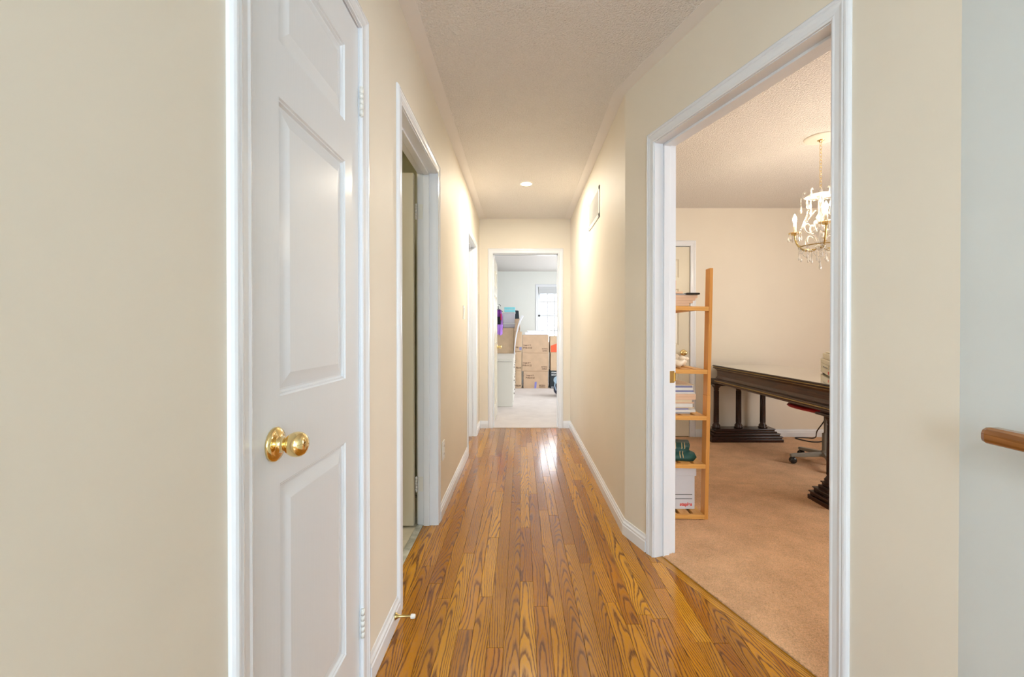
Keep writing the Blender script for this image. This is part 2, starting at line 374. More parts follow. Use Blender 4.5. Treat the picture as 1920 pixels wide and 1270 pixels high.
# bedroom at the end of the hall
WX0, WX1, WZ0, WZ1 = 0.37, 1.25, 0.86, 2.10
FW = frame((0, 9.5), (1, 0), (0, -1))
wall('wall_bedroom_back', FW, -1.62, 2.52, [(WX0, WX1, WZ0, WZ1)], 'paint_white')
struct(MB().box(-1.62, -1.5, 5.22, 9.5, 0, H).build('wall_bedroom_left', 'paint_white'))
struct(MB().box(2.4, 2.52, 5.22, 9.5, 0, H).build('wall_bedroom_right', 'paint_white'))
struct(MB().box(0.695, 2.52, 5.10, 5.22, 0, H).build('wall_bedroom_front', 'paint_white'))
# washroom and side room behind the left wall
struct(MB().box(-2.32, -2.2, 0.9, 3.1, 0, H).build('wall_washroom_left', 'paint_bath'))
struct(MB().box(-2.32, -0.607, 3.0, 3.1, 0, H).build('wall_washroom_back', 'paint_bath'))
struct(MB().box(-2.32, -0.607, 0.9, 1.0, 0, H).build('wall_washroom_front', 'paint_bath'))
struct(MB().box(-3.1, -3.0, 3.1, 5.10, 0, H).build('wall_side_room_left', 'paint_white'))
# closet behind door 1
struct(MB().box(-1.15, -1.05, 0.55, 0.9, 0, H).build('wall_closet_back', 'paint'))
struct(MB().box(-3.2, 4.2, -3.4, 9.7, H, H + 0.12).build('ceiling', 'ceiling'), 'stippled ceiling with smooth border')

# smooth band round the hall ceiling
bw = 0.068
band = [(-0.487, -3.2), (-0.487, 5.10), (0.575, 5.10), (0.575, 2.42), (B.x, B.y), (B.x, -3.2)]
inn = [(-0.487 + bw, -3.2), (-0.487 + bw, 5.07), (0.575 - bw, 5.07), (0.575 - bw, 2.42 - 0.01), (B.x - bw * 0.99, B.y - 0.012), (B.x - bw, -3.2)]
mb = MB()
for i in range(5):
    p, q, r, s_ = band[i], band[i + 1], inn[i + 1], inn[i]
    if i in (1,): continue
    mb.hexa([(*p, H - 0.0025), (*q, H - 0.0025), (*r, H - 0.0025), (*s_, H - 0.0025), (*p, H + 0.001), (*q, H + 0.001), (*r, H + 0.001), (*s_, H + 0.001)])
struct(mb.build('trim_1', 'band'), 'smooth painted band along the ceiling edge')

# ------------------------------------------------------------------ floors
struct(MB().box(-3.2, 4.2, -3.4, 9.7, -0.10, -0.013).build('floor', 'sub'), 'floor slab under the boards')
fl = root('floor', label='strip oak floor of the hall')
def clip(poly, nx, ny, c):   # keep nx*x+ny*y<=c
    out = []
    for i in range(len(poly)):
        p, q = poly[i], poly[(i + 1) % len(poly)]; dp = nx * p[0] + ny * p[1] - c; dq = nx * q[0] + ny * q[1] - c
        if dp <= 0: out.append(p)
        if dp * dq < 0:
            k = dp / (dp - dq); out.append((p[0] + (q[0] - p[0]) * k, p[1] + (q[1] - p[1]) * k))
    return out
def plank(poly):
    if len(poly) < 3: return
    a = abs(sum(poly[i][0] * poly[(i + 1) % len(poly)][1] - poly[(i + 1) % len(poly)][0] * poly[i][1] for i in range(len(poly)))) / 2
    if a < 0.0004: return
    cx_ = sum(p[0] for p in poly) / len(poly); cy_ = sum(p[1] for p in poly) / len(poly)
    n = len(poly); c = 0.0007
    def sh(p):
        d = Vector((cx_ - p[0], cy_ - p[1])); return (p[0] + (c if d.x > 0 else -c), p[1] + (c if d.y > 0 else -c))
    lift = random.uniform(-0.0002, 0.0002)
    top = [sh(p) for p in poly]
    mb = MB().add([(x, y, -0.013) for x, y in poly] + [(x, y, -0.0006 + lift) for x, y in poly] + [(x, y, lift) for x, y in top],
                  [tuple(range(n))[::-1]] + [(i, (i + 1) % n, n + (i + 1) % n, n + i) for i in range(n)] +
                  [(n + i, n + (i + 1) % n, 2 * n + (i + 1) % n, 2 * n + i) for i in range(n)] + [tuple(range(2 * n, 3 * n))])
    return mb.build('plank', 'oak', fl, own=True)
PW = 0.058; G = 0.0004
nax, nay = -NA[0], -NA[1]; ca = nax * A.x + nay * A.y + 0.004
def column(x0, x1, ya, yb, region, start=None):
    y = start if start is not None else ya - random.uniform(0, 1.4)
    while y < yb:
        ln = random.choice([0.5, 0.8, 1.1, 1.4, 1.8]) * random.uniform(0.85, 1.15)
        a, b = max(y, ya), min(y + ln, yb)
        if b - a > 0.06 or b == yb:
            poly = [(x0 + G, a + G), (x1 - G, a + G), (x1 - G, b - G), (x0 + G, b - G)]
            if region == 'right':
                poly = clip(clip(poly, nax, nay, ca), 1, 0, B.x - 0.002)
            if b > a + 0.01: plank(poly)
        y += ln
x = 0.575
for i in range(19):                                                # leftwards from the right wall
    x0 = max(x - PW, -0.487); x1 = x
    if x1 > -0.485: column(x0, x1, -0.2, 5.10, 'hall')
    x -= PW
x = 0.575
for i in range(8):
    column(x, x + PW, -0.2, 2.42, 'right'); x += PW
struct(MB().box(-0.487, B.x, -3.2, -0.201, -0.013, -0.0005).build('floor', 'oak'), 'oak floor of the foyer behind the viewer')
# boards in the two left doorways and the threshold board of the office
for (a, b) in ((D2[0], D2[1]), (D3[0], D3[1])):
    plank([(-0.5285, a), (-0.4875, a), (-0.4875, b), (-0.5285, b)]); plank([(-0.568, a), (-0.5293, a), (-0.5293, b), (-0.568, b)])
def fa2(s, n): p = FA(s, n, 0); return (p.x, p.y)
ts = plank([fa2(D5[0], -0.0045), fa2(D5[0], -0.048), fa2(D5[1], -0.048), fa2(D5[1], -0.0045)])
ts.data.transform(Matrix.Rotation(-TH, 4, 'Z')); ts.rotation_euler = (0, 0, TH)                # its grain runs along the sill
# marble sill and washroom tiles
struct(MB().box(-0.604, -0.5685, D2[0], D2[1], -0.012, 0.004).build('threshold', 'marble', bevel=0.002), 'grey green marble sill of the washroom doorway')
ft = root('floor', label='cream tiled washroom floor')
MB().box(-2.2, -0.605, 1.0, 3.0, -0.012, -0.003).build('grout_bed', 'grout', ft)
for i in range(5):
    for k in range(7):
        xa = -0.606 - 0.305 * i; ya = 1.0 + 0.305 * k + 0.12 - 0.305
        y0_, y1_ = max(1.0, ya), min(3.0, ya + 0.301)
        if y1_ - y0_ > 0.02: MB().box(xa - 0.301, xa, y0_, y1_, -0.006, 0.0).build('tile', 'tile', ft, bevel=0.001, seg=1)
# carpets
def carpet(name, region, x0, x1, y0, y1, step, material, amp, base, label):
    rn = random.Random(3); nx = int((x1 - x0) / step); ny = int((y1 - y0) / step)
    idx = {}; vs_ = []; fs = []
    def vid(i, j):
        k = (i, j)
        if k not in idx:
            idx[k] = len(vs_); vs_.append((x0 + i * step + rn.uniform(-.3, .3) * step, y0 + j * step + rn.uniform(-.3, .3) * step, base + rn.uniform(-amp, amp)))
        return idx[k]
    for i in range(nx):
        for j in range(ny):
            if region(x0 + (i + .5) * step, y0 + (j + .5) * step):
                fs.append((vid(i, j), vid(i + 1, j), vid(i + 1, j + 1), vid(i, j + 1)))
    mb = MB(); mb.add(vs_, fs, True)
    return struct(mb.build(name, material, flip=False), label)
def in_office(x, y):
    d = nax * (x - A.x) + nay * (y - A.y); s = UA[0] * (x - A.x) + UA[1] * (y - A.y)
    return d > 0.0462 and (d > 0.122 or D5[0] < s < D5[1])
carpet('floor', in_office, 0.70, 2.20, 0.9, 3.2, 0.0065, 'carpet_office', 0.0022, 0.006, 'dusty pink beige carpet at the office doorway')
struct(MB().prism([(0.696, 2.47), (1.156, 1.03), (1.157, -0.6), (4.0, -0.6), (4.0, 4.66), (0.696, 4.66)], -0.0128, 0.0035).build('floor', 'carpet_office'), 'dusty pink beige office carpet')
struct(MB().prism([fa2(D5[0], -0.0485), fa2(D5[0], -0.135), fa2(D5[1], -0.135), fa2(D5[1], -0.0485)], -0.0127, 0.0030).build('floor', 'carpet_office'), 'office carpet edge in the doorway')
struct(MB().box(-1.5, 2.4, 5.101, 9.5, -0.0128, 0.006).build('floor', 'carpet_bed'), 'pale carpet of the bedroom')
struct(MB().box(-3.0, -0.569, 3.1, 5.10, -0.0128, 0.006).build('floor', 'carpet_bed'), 'pale carpet of the side room')

# ------------------------------------------------------------------ baseboards
BP = [(0, 0), (0.014, 0), (0.014, 0.052), (0.011, 0.057), (0.011, 0.066), (0.006, 0.074), (0.004, 0.085), (0, 0.085)]
def baseboard(name, fr, s0, s1, e0=0.0, e1=0.0, h=1.0, label=None):
    """e0/e1: mitre factor, the run lengthens by e*n at its ends"""
    mb = MB(fr); mb.sweep(BP, [[(s0 - e0 * n, n, z * h), (s1 + e1 * n, n, z * h)] for n, z in BP])
    return struct(mb.build(name, 'trim'), label)
CW = 0.059
tA = math.tan(TH / 2)
baseboard('baseboard_left', FL, -3.2, D1[0] - CW)
baseboard('baseboard_left', FL, D1[1] + CW, D2[0] - CW)
baseboard('baseboard_left', FL, D2[1] + CW, D3[0] - CW)
baseboard('baseboard_left', FL, D3[1] + CW, 5.10, 0, -1)
baseboard('baseboard_back', FB, -0.487, D4[0] - CW, -1, 0)
baseboard('baseboard_back', FB, D4[1] + CW, 0.575, 0, -1)
baseboard('baseboard_right', FR, 2.42, 5.10, tA, -1)
baseboard('baseboard_angled', FA, 0, D5[0] - CW, tA, 0)
baseboard('baseboard_angled', FA, D5[1] + CW, LA, 0, 0)
baseboard('baseboard_stair', frame((B.x, 0), (0, 1), (-1, 0)), -3.2, B.y)
baseboard('baseboard_office', FO, 0.695, D6[0] - CW)
baseboard('baseboard_office', FO, D6[1] + CW, 4.0)
baseboard('baseboard_bedroom', FW, -1.5, 2.4)

# ------------------------------------------------------------------ door frames and doors
CP = [(0.003, 0), (0.003, 0.007), (0.008, 0.009), (0.014, 0.0075), (0.028, 0.0085), (0.037, 0.0115), (0.042, 0.0100), (0.045, 0.0125), (0.050, 0.0122), (0.055, 0.0100), (0.059, 0.0060), (0.060, 0.003), (0.060, 0)]
def doorway(name, fr, d, t=0.12, label=None, stop=True, back=True):
    r = root(name, label=label); a, b, zt = d
    def casing(sgn, base, nm):
        mb = MB(fr); n_ = lambda h: base + sgn * h
        mb.sweep(CP, [[(a - o, n_(h), 0), (a - o, n_(h), zt + o), (b + o, n_(h), zt + o), (b + o, n_(h), 0)] for o, h in CP])
        return mb.build(nm, 'trim', r)
    casing(1, 0, 'casing')
    if back: casing(-1, -t, 'casing')
    MB(fr).box(a - J, a, -t, 0, 0, zt + J).build('jamb', 'trim', r)
    MB(fr).box(b, b + J, -t, 0, 0, zt + J).build('jamb', 'trim', r)
    MB(fr).box(a, b, -t, 0, zt, zt + J).build('head_jamb', 'trim', r)
    if stop:
        st = MB(fr); s0, s1 = stop if isinstance(stop, tuple) else (-0.075, -0.042)
        st.box(a, a + 0.011, s0, s1, 0, zt); st.box(b - 0.011, b, s0, s1, 0, zt); st.box(a, b, s0, s1, zt - 0.011, zt)
        st.build('door_stop_strip', 'trim', r, bevel=0.0015)
    return r
def slab(r, fr, w, h, t, panels, material, z0=0.008, name='door_leaf', both=False):
    """fr: s along the leaf, n out of the seen face (0), leaf fills n -t..0"""
    mb = MB(fr)
    xs = sorted({0, w} | {p[0] for p in panels} | {p[1] for p in panels}); zs = sorted({z0, z0 + h} | {p[2] for p in panels} | {p[3] for p in panels})
    for n0, sg in ((0, 1), (-t, -1)) if both else ((0, 1),):
        for i in range(len(xs) - 1):
            for k in range(len(zs) - 1):
                cx_, cz_ = (xs[i] + xs[i + 1]) / 2, (zs[k] + zs[k + 1]) / 2
                if any(p[0] < cx_ < p[1] and p[2] < cz_ < p[3] for p in panels): continue
                mb.add([(xs[i], n0, zs[k]), (xs[i + 1], n0, zs[k]), (xs[i + 1], n0, zs[k + 1]), (xs[i], n0, zs[k + 1])], [(0, 1, 2, 3)])
        for p in panels:
            m_ = min(0.045, (p[1] - p[0]) * 0.28)
            rings = [(0, 0), (0.003, -0.004), (0.006, -0.004), (0.010, -0.0095), (0.014, -0.0095), (m_, -0.002)]
            for j in range(len(rings) - 1):
                q = []
                for ins, dep in rings[j:j + 2]:
                    q += [(p[0] + ins, n0 + sg * dep, p[2] + ins), (p[1] - ins, n0 + sg * dep, p[2] + ins), (p[1] - ins, n0 + sg * dep, p[3] - ins), (p[0] + ins, n0 + sg * dep, p[3] - ins)]
                mb.add(q, [(c, (c + 1) % 4, 4 + (c + 1) % 4, 4 + c) for c in range(4)])
            ins, dep = rings[-1]
            mb.add([(p[0] + ins, n0 + sg * dep, p[2] + ins), (p[1] - ins, n0 + sg * dep, p[2] + ins), (p[1] - ins, n0 + sg * dep, p[3] - ins), (p[0] + ins, n0 + sg * dep, p[3] - ins)], [(0, 1, 2, 3)])
    z1 = z0 + h
    mb.add([(0, 0, z0), (w, 0, z0), (w, 0, z1), (0, 0, z1), (0, -t, z0), (w, -t, z0), (w, -t, z1), (0, -t, z1)],
           [(0, 1, 5, 4), (1, 2, 6, 5), (2, 3, 7, 6), (3, 0, 4, 7)] + ([] if both else [(4, 5, 6, 7)]))
    return mb.build(name, material, r, flip=False)
KNOB = [(0.0, 0.0), (0.034, 0.0), (0.0345, 0.003), (0.032, 0.0065), (0.024, 0.009), (0.0180, 0.010), (0.0145, 0.013), (0.0130, 0.021),
        (0.0145, 0.025), (0.020, 0.030), (0.0240, 0.038), (0.0250, 0.046), (0.0235, 0.054), (0.0185, 0.0605), (0.0095, 0.064), (0.0, 0.0645)]
def knob(r, fr, s, z, n=0.0, sg=1, material='brass', k=1.0, name='door_knob'):
    o = fr(s, n, z); ax = fr(s, n + sg, z) - o
    return MB().lathe([(a * k, b * k) for a, b in KNOB], o, ax, n=32).build(name, material, r)
def hinge(r, fr, s, n, z, material='hinge_paint', leaf=None, h=0.085):
    mb = MB(fr)
    for i in range(5):
        o = (s, n, z - h / 2 + i * h / 5 + 0.0006)
        mb.add(*cyl(o, 0.0062, h / 5 - 0.0014), smooth=True)
    mb.add(*cyl((s, n, z - h / 2 - 0.003), 0.004, 0.003)); mb.add(*cyl((s, n, z + h / 2), 0.004, 0.003))
    if leaf: mb.box(*leaf, z - h / 2, z + h / 2)
    return mb.build('hinge', material, r)
def cyl(o, r, h, n=12):
    v = [(o[0] + r * math.cos(2 * PI * k / n), o[1] + r * math.sin(2 * PI * k / n), o[2] + zz) for zz in (0, h) for k in range(n)]
    return v, [tuple(range(n))[::-1], tuple(range(n, 2 * n))] + [(k, (k + 1) % n, n + (k + 1) % n, n + k) for k in range(n)]

# door 1: narrow closet door in the left wall, closed, flush with the hall
d1 = doorway('door_1', FL, D1, label='narrow white panelled closet door on the left, closed', stop=(-0.055, -0.042))
F1 = frame((-0.490, D1[0] + 0.003), (0, 1), (1, 0)); w1 = D1[1] - D1[0] - 0.006
slab(d1, F1, w1, 2.022, 0.035, [(0.100, 0.434, 0.215, 0.812), (0.100, 0.434, 0.990, 1.597), (0.100, 0.434, 1.708, 1.920)], 'door')
knob(d1, F1, 0.868 - 0.787, 0.897)
for z in (0.235, 1.815): hinge(d1, FL, D1[1] + 0.001, 0.006, z)
MB(F1).box(-0.0028, 0.0005, -0.012, -0.001, 0.855, 0.925).build('latch_plate', 'brass_old', d1)
# door 2: washroom, leaf swung inwards
d2 = doorway('door_2', FL, D2, 0.110, label='washroom doorway with its cream door swung inwards', back=False)
F2 = frame((-0.615, 2.494), (-1, 0), (0, -1))
slab(d2, F2, 0.745, 2.015, 0.035, [(0.11, 0.34, 0.20, 0.80), (0.42, 0.64, 0.20, 0.80), (0.11, 0.34, 0.98, 1.58), (0.42, 0.64, 0.98, 1.58), (0.11, 0.34, 1.70, 1.90), (0.42, 0.64, 1.70, 1.90)], 'door_cream', 0.012, both=True)
knob(d2, F2, 0.68, 0.92, material='brass_old')
for z in (0.24, 1.815): hinge(d2, FL, D2[1] - 0.006, -0.118, z, 'hinge_paint', (D2[1] - 0.002, D2[1], -0.108, -0.080))
# door 3: side room, open doorway
d3 = doorway('door_3', FL, D3, label='bright open doorway near the end of the left wall')
MB(FL).box(D3[0], D3[0] + 0.0015, -0.036, -0.008, 0.88, 0.94).build('strike_plate', 'brass_old', d3)
F3 = frame((-0.612, 4.655), (-1, 0), (0, -1))
slab(d3, F3, 0.68, 2.01, 0.035, [(0.10, 0.30, 0.20, 0.80), (0.38, 0.58, 0.20, 0.80), (0.10, 0.30, 0.98, 1.58), (0.38, 0.58, 0.98, 1.58), (0.10, 0.30, 1.70, 1.90), (0.38, 0.58, 1.70, 1.90)], 'door', 0.012, both=True)
# door 4: bedroom at the end of the hall, leaf swung into the bedroom
d4 = doorway('door_4', FB, D4, label='doorway at the end of the hall to the bedroom')
F4 = frame((-0.325, 5.228), (0, 1), (1, 0))
slab(d4, F4, 0.75, 2.015, 0.035, [(0.11, 0.34, 0.20, 0.80), (0.42, 0.64, 0.20, 0.80), (0.11, 0.34, 0.98, 1.58), (0.42, 0.64, 0.98, 1.58), (0.11, 0.34, 1.70, 1.90), (0.42, 0.64, 1.70, 1.90)], 'door_cream', 0.014, both=True)
knob(d4, F4, 0.685, 0.92)
knob(d4, F4, 0.685, 0.92, -0.035, -1)
# door 5: office doorway in the angled wall
d5 = doorway('door_5', FA, D5, label='tall office doorway in the angled wall', stop=(-0.082, -0.048))
MB(FA).box(D5[0], D5[0] + 0.002, -0.117, -0.090, 0.865, 0.925).box(D5[0], D5[0] + 0.006, -0.1215, -0.117, 0.873, 0.917).build('strike_plate', 'brass', d5)
# door 6: closet in the office back wall
d6 = doorway('door_6', FO, D6, label='closed cream panelled closet door in the office', stop=(-0.06, -0.045), back=False)
F6 = frame((D6[0] + 0.003, 4.668), (1, 0), (0, -1))
slab(d6, F6, 0.754, 2.022, 0.035, [(0.11, 0.33, 0.20, 0.80), (0.42, 0.64, 0.20, 0.80), (0.11, 0.33, 0.98, 1.58), (0.42, 0.64, 0.98, 1.58), (0.11, 0.33, 1.70, 1.90), (0.42, 0.64, 1.70, 1.90)], 'door_cream')
knob(d6, F6, 0.69, 0.90)

# ------------------------------------------------------------------ bedroom window
win = root('window_1', label='bright window with white muntins and a raised blind')
mb = MB(FW); WP = CP
mb.sweep(CP, [[(WX0 - o, h, WZ0 - o), (WX0 - o, h, WZ1 + o), (WX1 + o, h, WZ1 + o), (WX1 + o, h, WZ0 - o), (WX0 - o, h, WZ0 - o)] for o, h in CP], closed=True)
mb.build('window_casing', 'trim', win)
mb = MB(FW)
for a, b, c, d in ((WX0, WX0 + .045, WZ0, WZ1), (WX1 - .045, WX1, WZ0, WZ1), (WX0, WX1, WZ0, WZ0 + .045), (WX0, WX1, WZ1 - .045, WZ1), (WX0, WX1, 1.46, 1.50)):
    mb.box(a, b, -0.09, -0.045, c, d)
mb.build('window_frame', 'trim', win)
MB(FW).box(WX0 - 0.08, WX1 + 0.08, 0, 0.045, WZ0 - 0.03, WZ0 - 0.004).build('window_sill', 'trim', win, bevel=0.004)
for i in range(1, 5):
    xx = WX0 + .045 + (WX1 - WX0 - .09) * i / 5
    MB(FW).box(xx - .012, xx + .012, -0.078, -0.058, WZ0 + .045, WZ1 - .045).build('muntin', 'blind', win)  # muntins get a grey base colour to paint in their backlit shade
for zz in (1.15, 1.78):
    MB(FW).box(WX0 + .045, WX1 - .045, -0.077, -0.059, zz - .012, zz + .012).build('muntin', 'blind', win)
MB(FW).box(WX0 + .04, WX1 - .04, -0.0695, -0.0665, WZ0 + .04, WZ1 - .04).build('pane', 'glass', win)
bl = thing('window_blind', (0.81, 9.5, 1.96), 'grey white blind pulled up at the top of the bedroom window', 'blind')
MB(FW).box(WX0 + .01, WX1 - .01, -0.042, -0.005, 2.055, 2.10).build('head_rail', 'blind', bl, bevel=0.002)
for i in range(9):
    MB(FW).box(WX0 + .015, WX1 - .015, -0.040, -0.008, 1.955 + i * 0.0112, 1.9655 + i * 0.0112).build('slat', 'blind', bl)
MB(FW).box(WX0 + .014, WX1 - .014, -0.038, -0.010, 1.935, 1.950).build('bottom_rail', 'blind', bl, bevel=0.002)

# ------------------------------------------------------------------ hall fittings
# recessed ceiling light
dn = thing('recessed_light', (0.047, 3.89, H), 'small round recessed light glowing in the hall ceiling', 'ceiling light')
MB().lathe([(0.046, 0.004), (0.046, -0.004), (0.050, -0.006), (0.062, -0.004), (0.064, 0.0), (0.064, 0.002), (0.046, 0.004)], (0.047, 3.89, H - 0.001), n=36, cap=False).build('trim_ring', 'plastic', dn)
MB().lathe([(0.0, -0.0055), (0.030, -0.006), (0.045, -0.0045)], (0.047, 3.89, H - 0.001), n=32).build('light_lens', 'lens', dn)
# return air grille
gr = thing('air_return_grille', (0.575, 3.43, 1.97), 'cream louvred air return grille high on the right wall', 'vent')
g0, g1, gz0, gz1 = 3.195, 3.675, 1.965, 2.195
mb = MB(FR)
for a, b, c, d in ((g0, g0 + .03, gz0, gz1), (g1 - .03, g1, gz0, gz1), (g0, g1, gz0, gz0 + .03), (g0, g1, gz1 - .03, gz1)):
    mb.box(a, b, 0, 0.007, c, d)
mb.build('grille_frame', 'plastic', gr, bevel=0.002)
MB(FR).box(g0 + .02, g1 - .02, 0.0, 0.001, gz0 + .02, gz1 - .02).build('backing', 'greypaper', gr)
nl = 17
for i in range(nl):
    z = gz0 + .032 + i * (gz1 - gz0 - .064) / (nl - 1)
    MB(FR).hexa([(g0 + .028, 0.0006, z - .004), (g1 - .028, 0.0006, z - .004), (g1 - .028, 0.0055, z + .0012), (g0 + .028, 0.0055, z + .0012),
                 (g0 + .028, 0.0006, z - .0025), (g1 - .028, 0.0006, z - .0025), (g1 - .028, 0.0055, z + .0027), (g0 + .028, 0.0055, z + .0027)]).build('louvre', 'plastic', gr)
# switch and outlet
sw = thing('light_switch', (-0.487, 3.69, 1.286), 'white light switch plate on the left wall before the bright doorway', 'light switch')
MB(FL).box(3.655, 3.725, 0, 0.006, 1.228, 1.344).build('cover_plate', 'plastic', sw, bevel=0.002)
MB(FL).hexa([(3.674, 0.006, 1.25), (3.706, 0.006, 1.25), (3.706, 0.008, 1.25), (3.674, 0.008, 1.25), (3.674, 0.006, 1.322), (3.706, 0.006, 1.322), (3.706, 0.012, 1.322), (3.674, 0.012, 1.322)]).build('rocker', 'plastic', sw, bevel=0.001)
ou = thing('wall_outlet', (-0.487, 2.72, 0.385), 'white wall outlet low on the left wall above the baseboard', 'outlet')
MB(FL).box(2.682, 2.755, 0, 0.006, 0.328, 0.444).build('cover_plate', 'plastic', ou, bevel=0.002)
for z in (0.362, 0.410):
    MB(FL).box(2.702, 2.735, 0.006, 0.0085, z - .015, z + .015).build('socket', 'plastic', ou, bevel=0.003)
    MB(FL).box(2.709, 2.711, 0.0086, 0.009, z - .005, z + .006).box(2.725, 2.727, 0.0086, 0.009, z - .005, z + .006).build('slot', 'dark', ou)
# spring door stop
ds = thing('door_stop', (-0.473, 1.64, 0.05), 'brass rod door stop with white tip screwed to the left baseboard', 'door stop')
MB().lathe([(0, 0), (0.0130, 0), (0.0130, 0.002), (0.0075, 0.010), (0.0048, 0.018), (0.0044, 0.055), (0.0050, 0.060)], (-0.4732, 1.64, 0.050), (1, 0, 0), n=20).build('rod', 'brass_old', ds)
MB().lathe([(0.0, 0.058), (0.0075, 0.058), (0.0085, 0.061), (0.0085, 0.070), (0.0070, 0.0745), (0, 0.075)], (-0.4732, 1.64, 0.050), (1, 0, 0), n=20).build('tip', 'rubber', ds)
# handrail
hr = thing('handrail', (0.985, 0.9, 0.90), 'rounded oak handrail starting on the pale blue grey wall', 'handrail')
RP = [(-0.018, -0.016), (-0.021, -0.008), (-0.021, 0.004), (-0.017, 0.012), (-0.009, 0.0165), (0.009, 0.0165), (0.017, 0.012), (0.021, 0.004), (0.021, -0.008), (0.018, -0.016), (0.010, -0.018), (-0.010, -0.018)]
mb = MB(); ys = [(0.921, 0.72), (0.918, 0.88), (0.910, 1.0), (-1.2, 1.0)]
mb.sweep(RP, [[(0.985 + a * k, y, 0.905 + b * k) for y, k in ys] for a, b in RP]); mb.build('rail', 'rail', hr, bevel=0.003)
for yb in (0.38, -0.85):
    MB().tube([(1.035, yb, 0.83), (1.012, yb, 0.832), (0.990, yb, 0.850), (0.985, yb, 0.889)], 0.006, 10).build('bracket', 'brass', hr)
    MB().lathe([(0.0, 0), (0.026, 0), (0.026, 0.004), (0.0, 0.006)], (1.0355, yb, 0.83), (-1, 0, 0)).build('bracket_plate', 'brass', hr)

# ------------------------------------------------------------------ bedroom contents
def carton(x0, x1, y0, y1, z0, z1, label, lines=(), material='card', group='cardboard boxes stacked in the bedroom', tape=True, foot=None, name='cardboard_box', cat='box'):
    t = thing(name, ((x0 + x1) / 2, (y0 + y1) / 2, z0), label, cat, group)
    MB().box(x0, x1, y0, y1, z0, z1 - 0.004).build('box_body', material, t, bevel=0.004)
    ym = (y0 + y1) / 2
    for a, b in ((y0 + .001, ym - .0015), (ym + .0015, y1 - .001)):
        MB().box(x0 + .001, x1 - .001, a, b, z1 - 0.004, z1 - 0.0005).build('flap', material, t)
    if tape:
        MB().box(x0 - .0006, x1 + .0006, ym - .025, ym + .025, z1 - 0.0005, z1).build('tape_strip', 'tape', t)
    w = x1 - x0
    for s_, size, fx, fz, ww, mt in lines:
        text(s_, size, (x0 + fx * w, y0 - 0.0008, z0 + fz * (z1 - z0)), (1, 0, 0), (0, 0, 1), mt, t, bold=0.0008, width=ww)
    return t
YF = 8.66
def stencil(a, b, fx, fz, fx2=0.70):
    return [(a, 0.034, fx + .02, fz + .13, 0.145, 'ink'), (b, 0.046, fx, fz, 0.175, 'ink'), ('MATERIAL', 0.026, fx2, fz - .11 if fz > .2 else .14, 0.12, 'ink'), ('CHINA', 0.034, fx2 + .02, (fz - .25) if fz > .3 else .05, 0.10, 'ink')]
carton(0.048, 0.533, YF, YF + .38, 0.006, 0.351, 'cardboard box on the carpet with a strip of blue tape, lowest of the middle stack',
       [('Image # 12', 0.034, .12, .72, 0.145, 'ink'), ('PVB-0161', 0.046, .09, .56, 0.175, 'ink'), ('MATERIAL', 0.026, .64, .15, 0.12, 'ink'), ('CHINA', 0.036, .64, .05, 0.12, 'ink')])
carton(0.022, 0.547, YF - .01, YF + .38, 0.3515, 0.708, 'cardboard box in the middle of the central stack, under the topmost carton',
       [('Image # 9', 0.034, .03, .42, 0.145, 'ink'), ('PVB-0122', 0.046, .02, .26, 0.175, 'ink'), ('MATERIAL', 0.026, .72, .20, 0.12, 'ink'), ('CHINA', 0.036, .74, .08, 0.10, 'ink')])
carton(0.026, 0.549, YF, YF + .38, 0.7085, 1.066, 'cardboard box on top of the central stack, under the white foam slabs',
       [('Image # 10', 0.034, .04, .40, 0.145, 'ink'), ('PVB-0133', 0.046, .03, .24, 0.175, 'ink'), ('MATERIAL', 0.026, .74, .20, 0.12, 'ink'), ('CHINA', 0.036, .76, .08, 0.10, 'ink')])
bt = bpy.data.objects['cardboard_box']
MB().hexa([(0.262, YF - .0016, 0.008), (0.300, YF - .0016, 0.008), (0.300, YF - .0002, 0.008), (0.262, YF - .0002, 0.008), (0.272, YF - .0016, 0.135), (0.312, YF - .0016, 0.135), (0.312, YF - .0002, 0.135), (0.272, YF - .0002, 0.135)]).build('blue_tape', 'bluetape', bt)
# left column
for z0, z1, lb, dx in ((0.006, 0.358, 'tan cardboard box on the carpet beside the white dresser, lowest of the left stack', 0.0),
                       (0.3585, 0.738, 'tan cardboard box second from the bottom of the left stack beside the dresser', 0.004)):
    carton(-0.42 + dx, 0.008 + dx, YF, YF + .36, z0, z1, lb, [('PVB-0144', 0.05, .73, .10, 0.10, 'ink')], 'card_light')
cb = carton(-0.42, 0.016, YF - .01, YF + .36, 0.7385, 1.13, 'tan cardboard box with a blue grey label, third up the left stack', [('PVB', 0.04, .72, .17, 0.05, 'ink')], 'card_light')
MB().box(-0.035, 0.012, YF - .0125, YF - .0105, 0.765, 0.825).build('box_label', 'bluepaper', cb)
carton(-0.36, -0.02, YF, YF + .30, 1.1305, 1.385, 'small cardboard box on top of the left stack behind the curved foam sheet', [('12', 0.06, .86, .15, 0.035, 'ink')], 'card')
dk = thing('black_box', (-0.12, YF + .12, 1.3855), 'small black box topping the left stack in the bedroom', 'box')
MB().hexa([(-0.20, YF + .01, 1.3855), (-0.035, YF + .01, 1.3855), (-0.035, YF + .2, 1.3855), (-0.20, YF + .2, 1.3855), (-0.20, YF + .01, 1.56), (-0.048, YF + .01, 1.545), (-0.048, YF + .2, 1.545), (-0.20, YF + .2, 1.56)]).build('box_body', 'black', dk, bevel=0.003)
MB().box(-0.19, -0.06, YF + .02, YF + .19, 1.548, 1.553).build('lid', 'greypaper', dk)
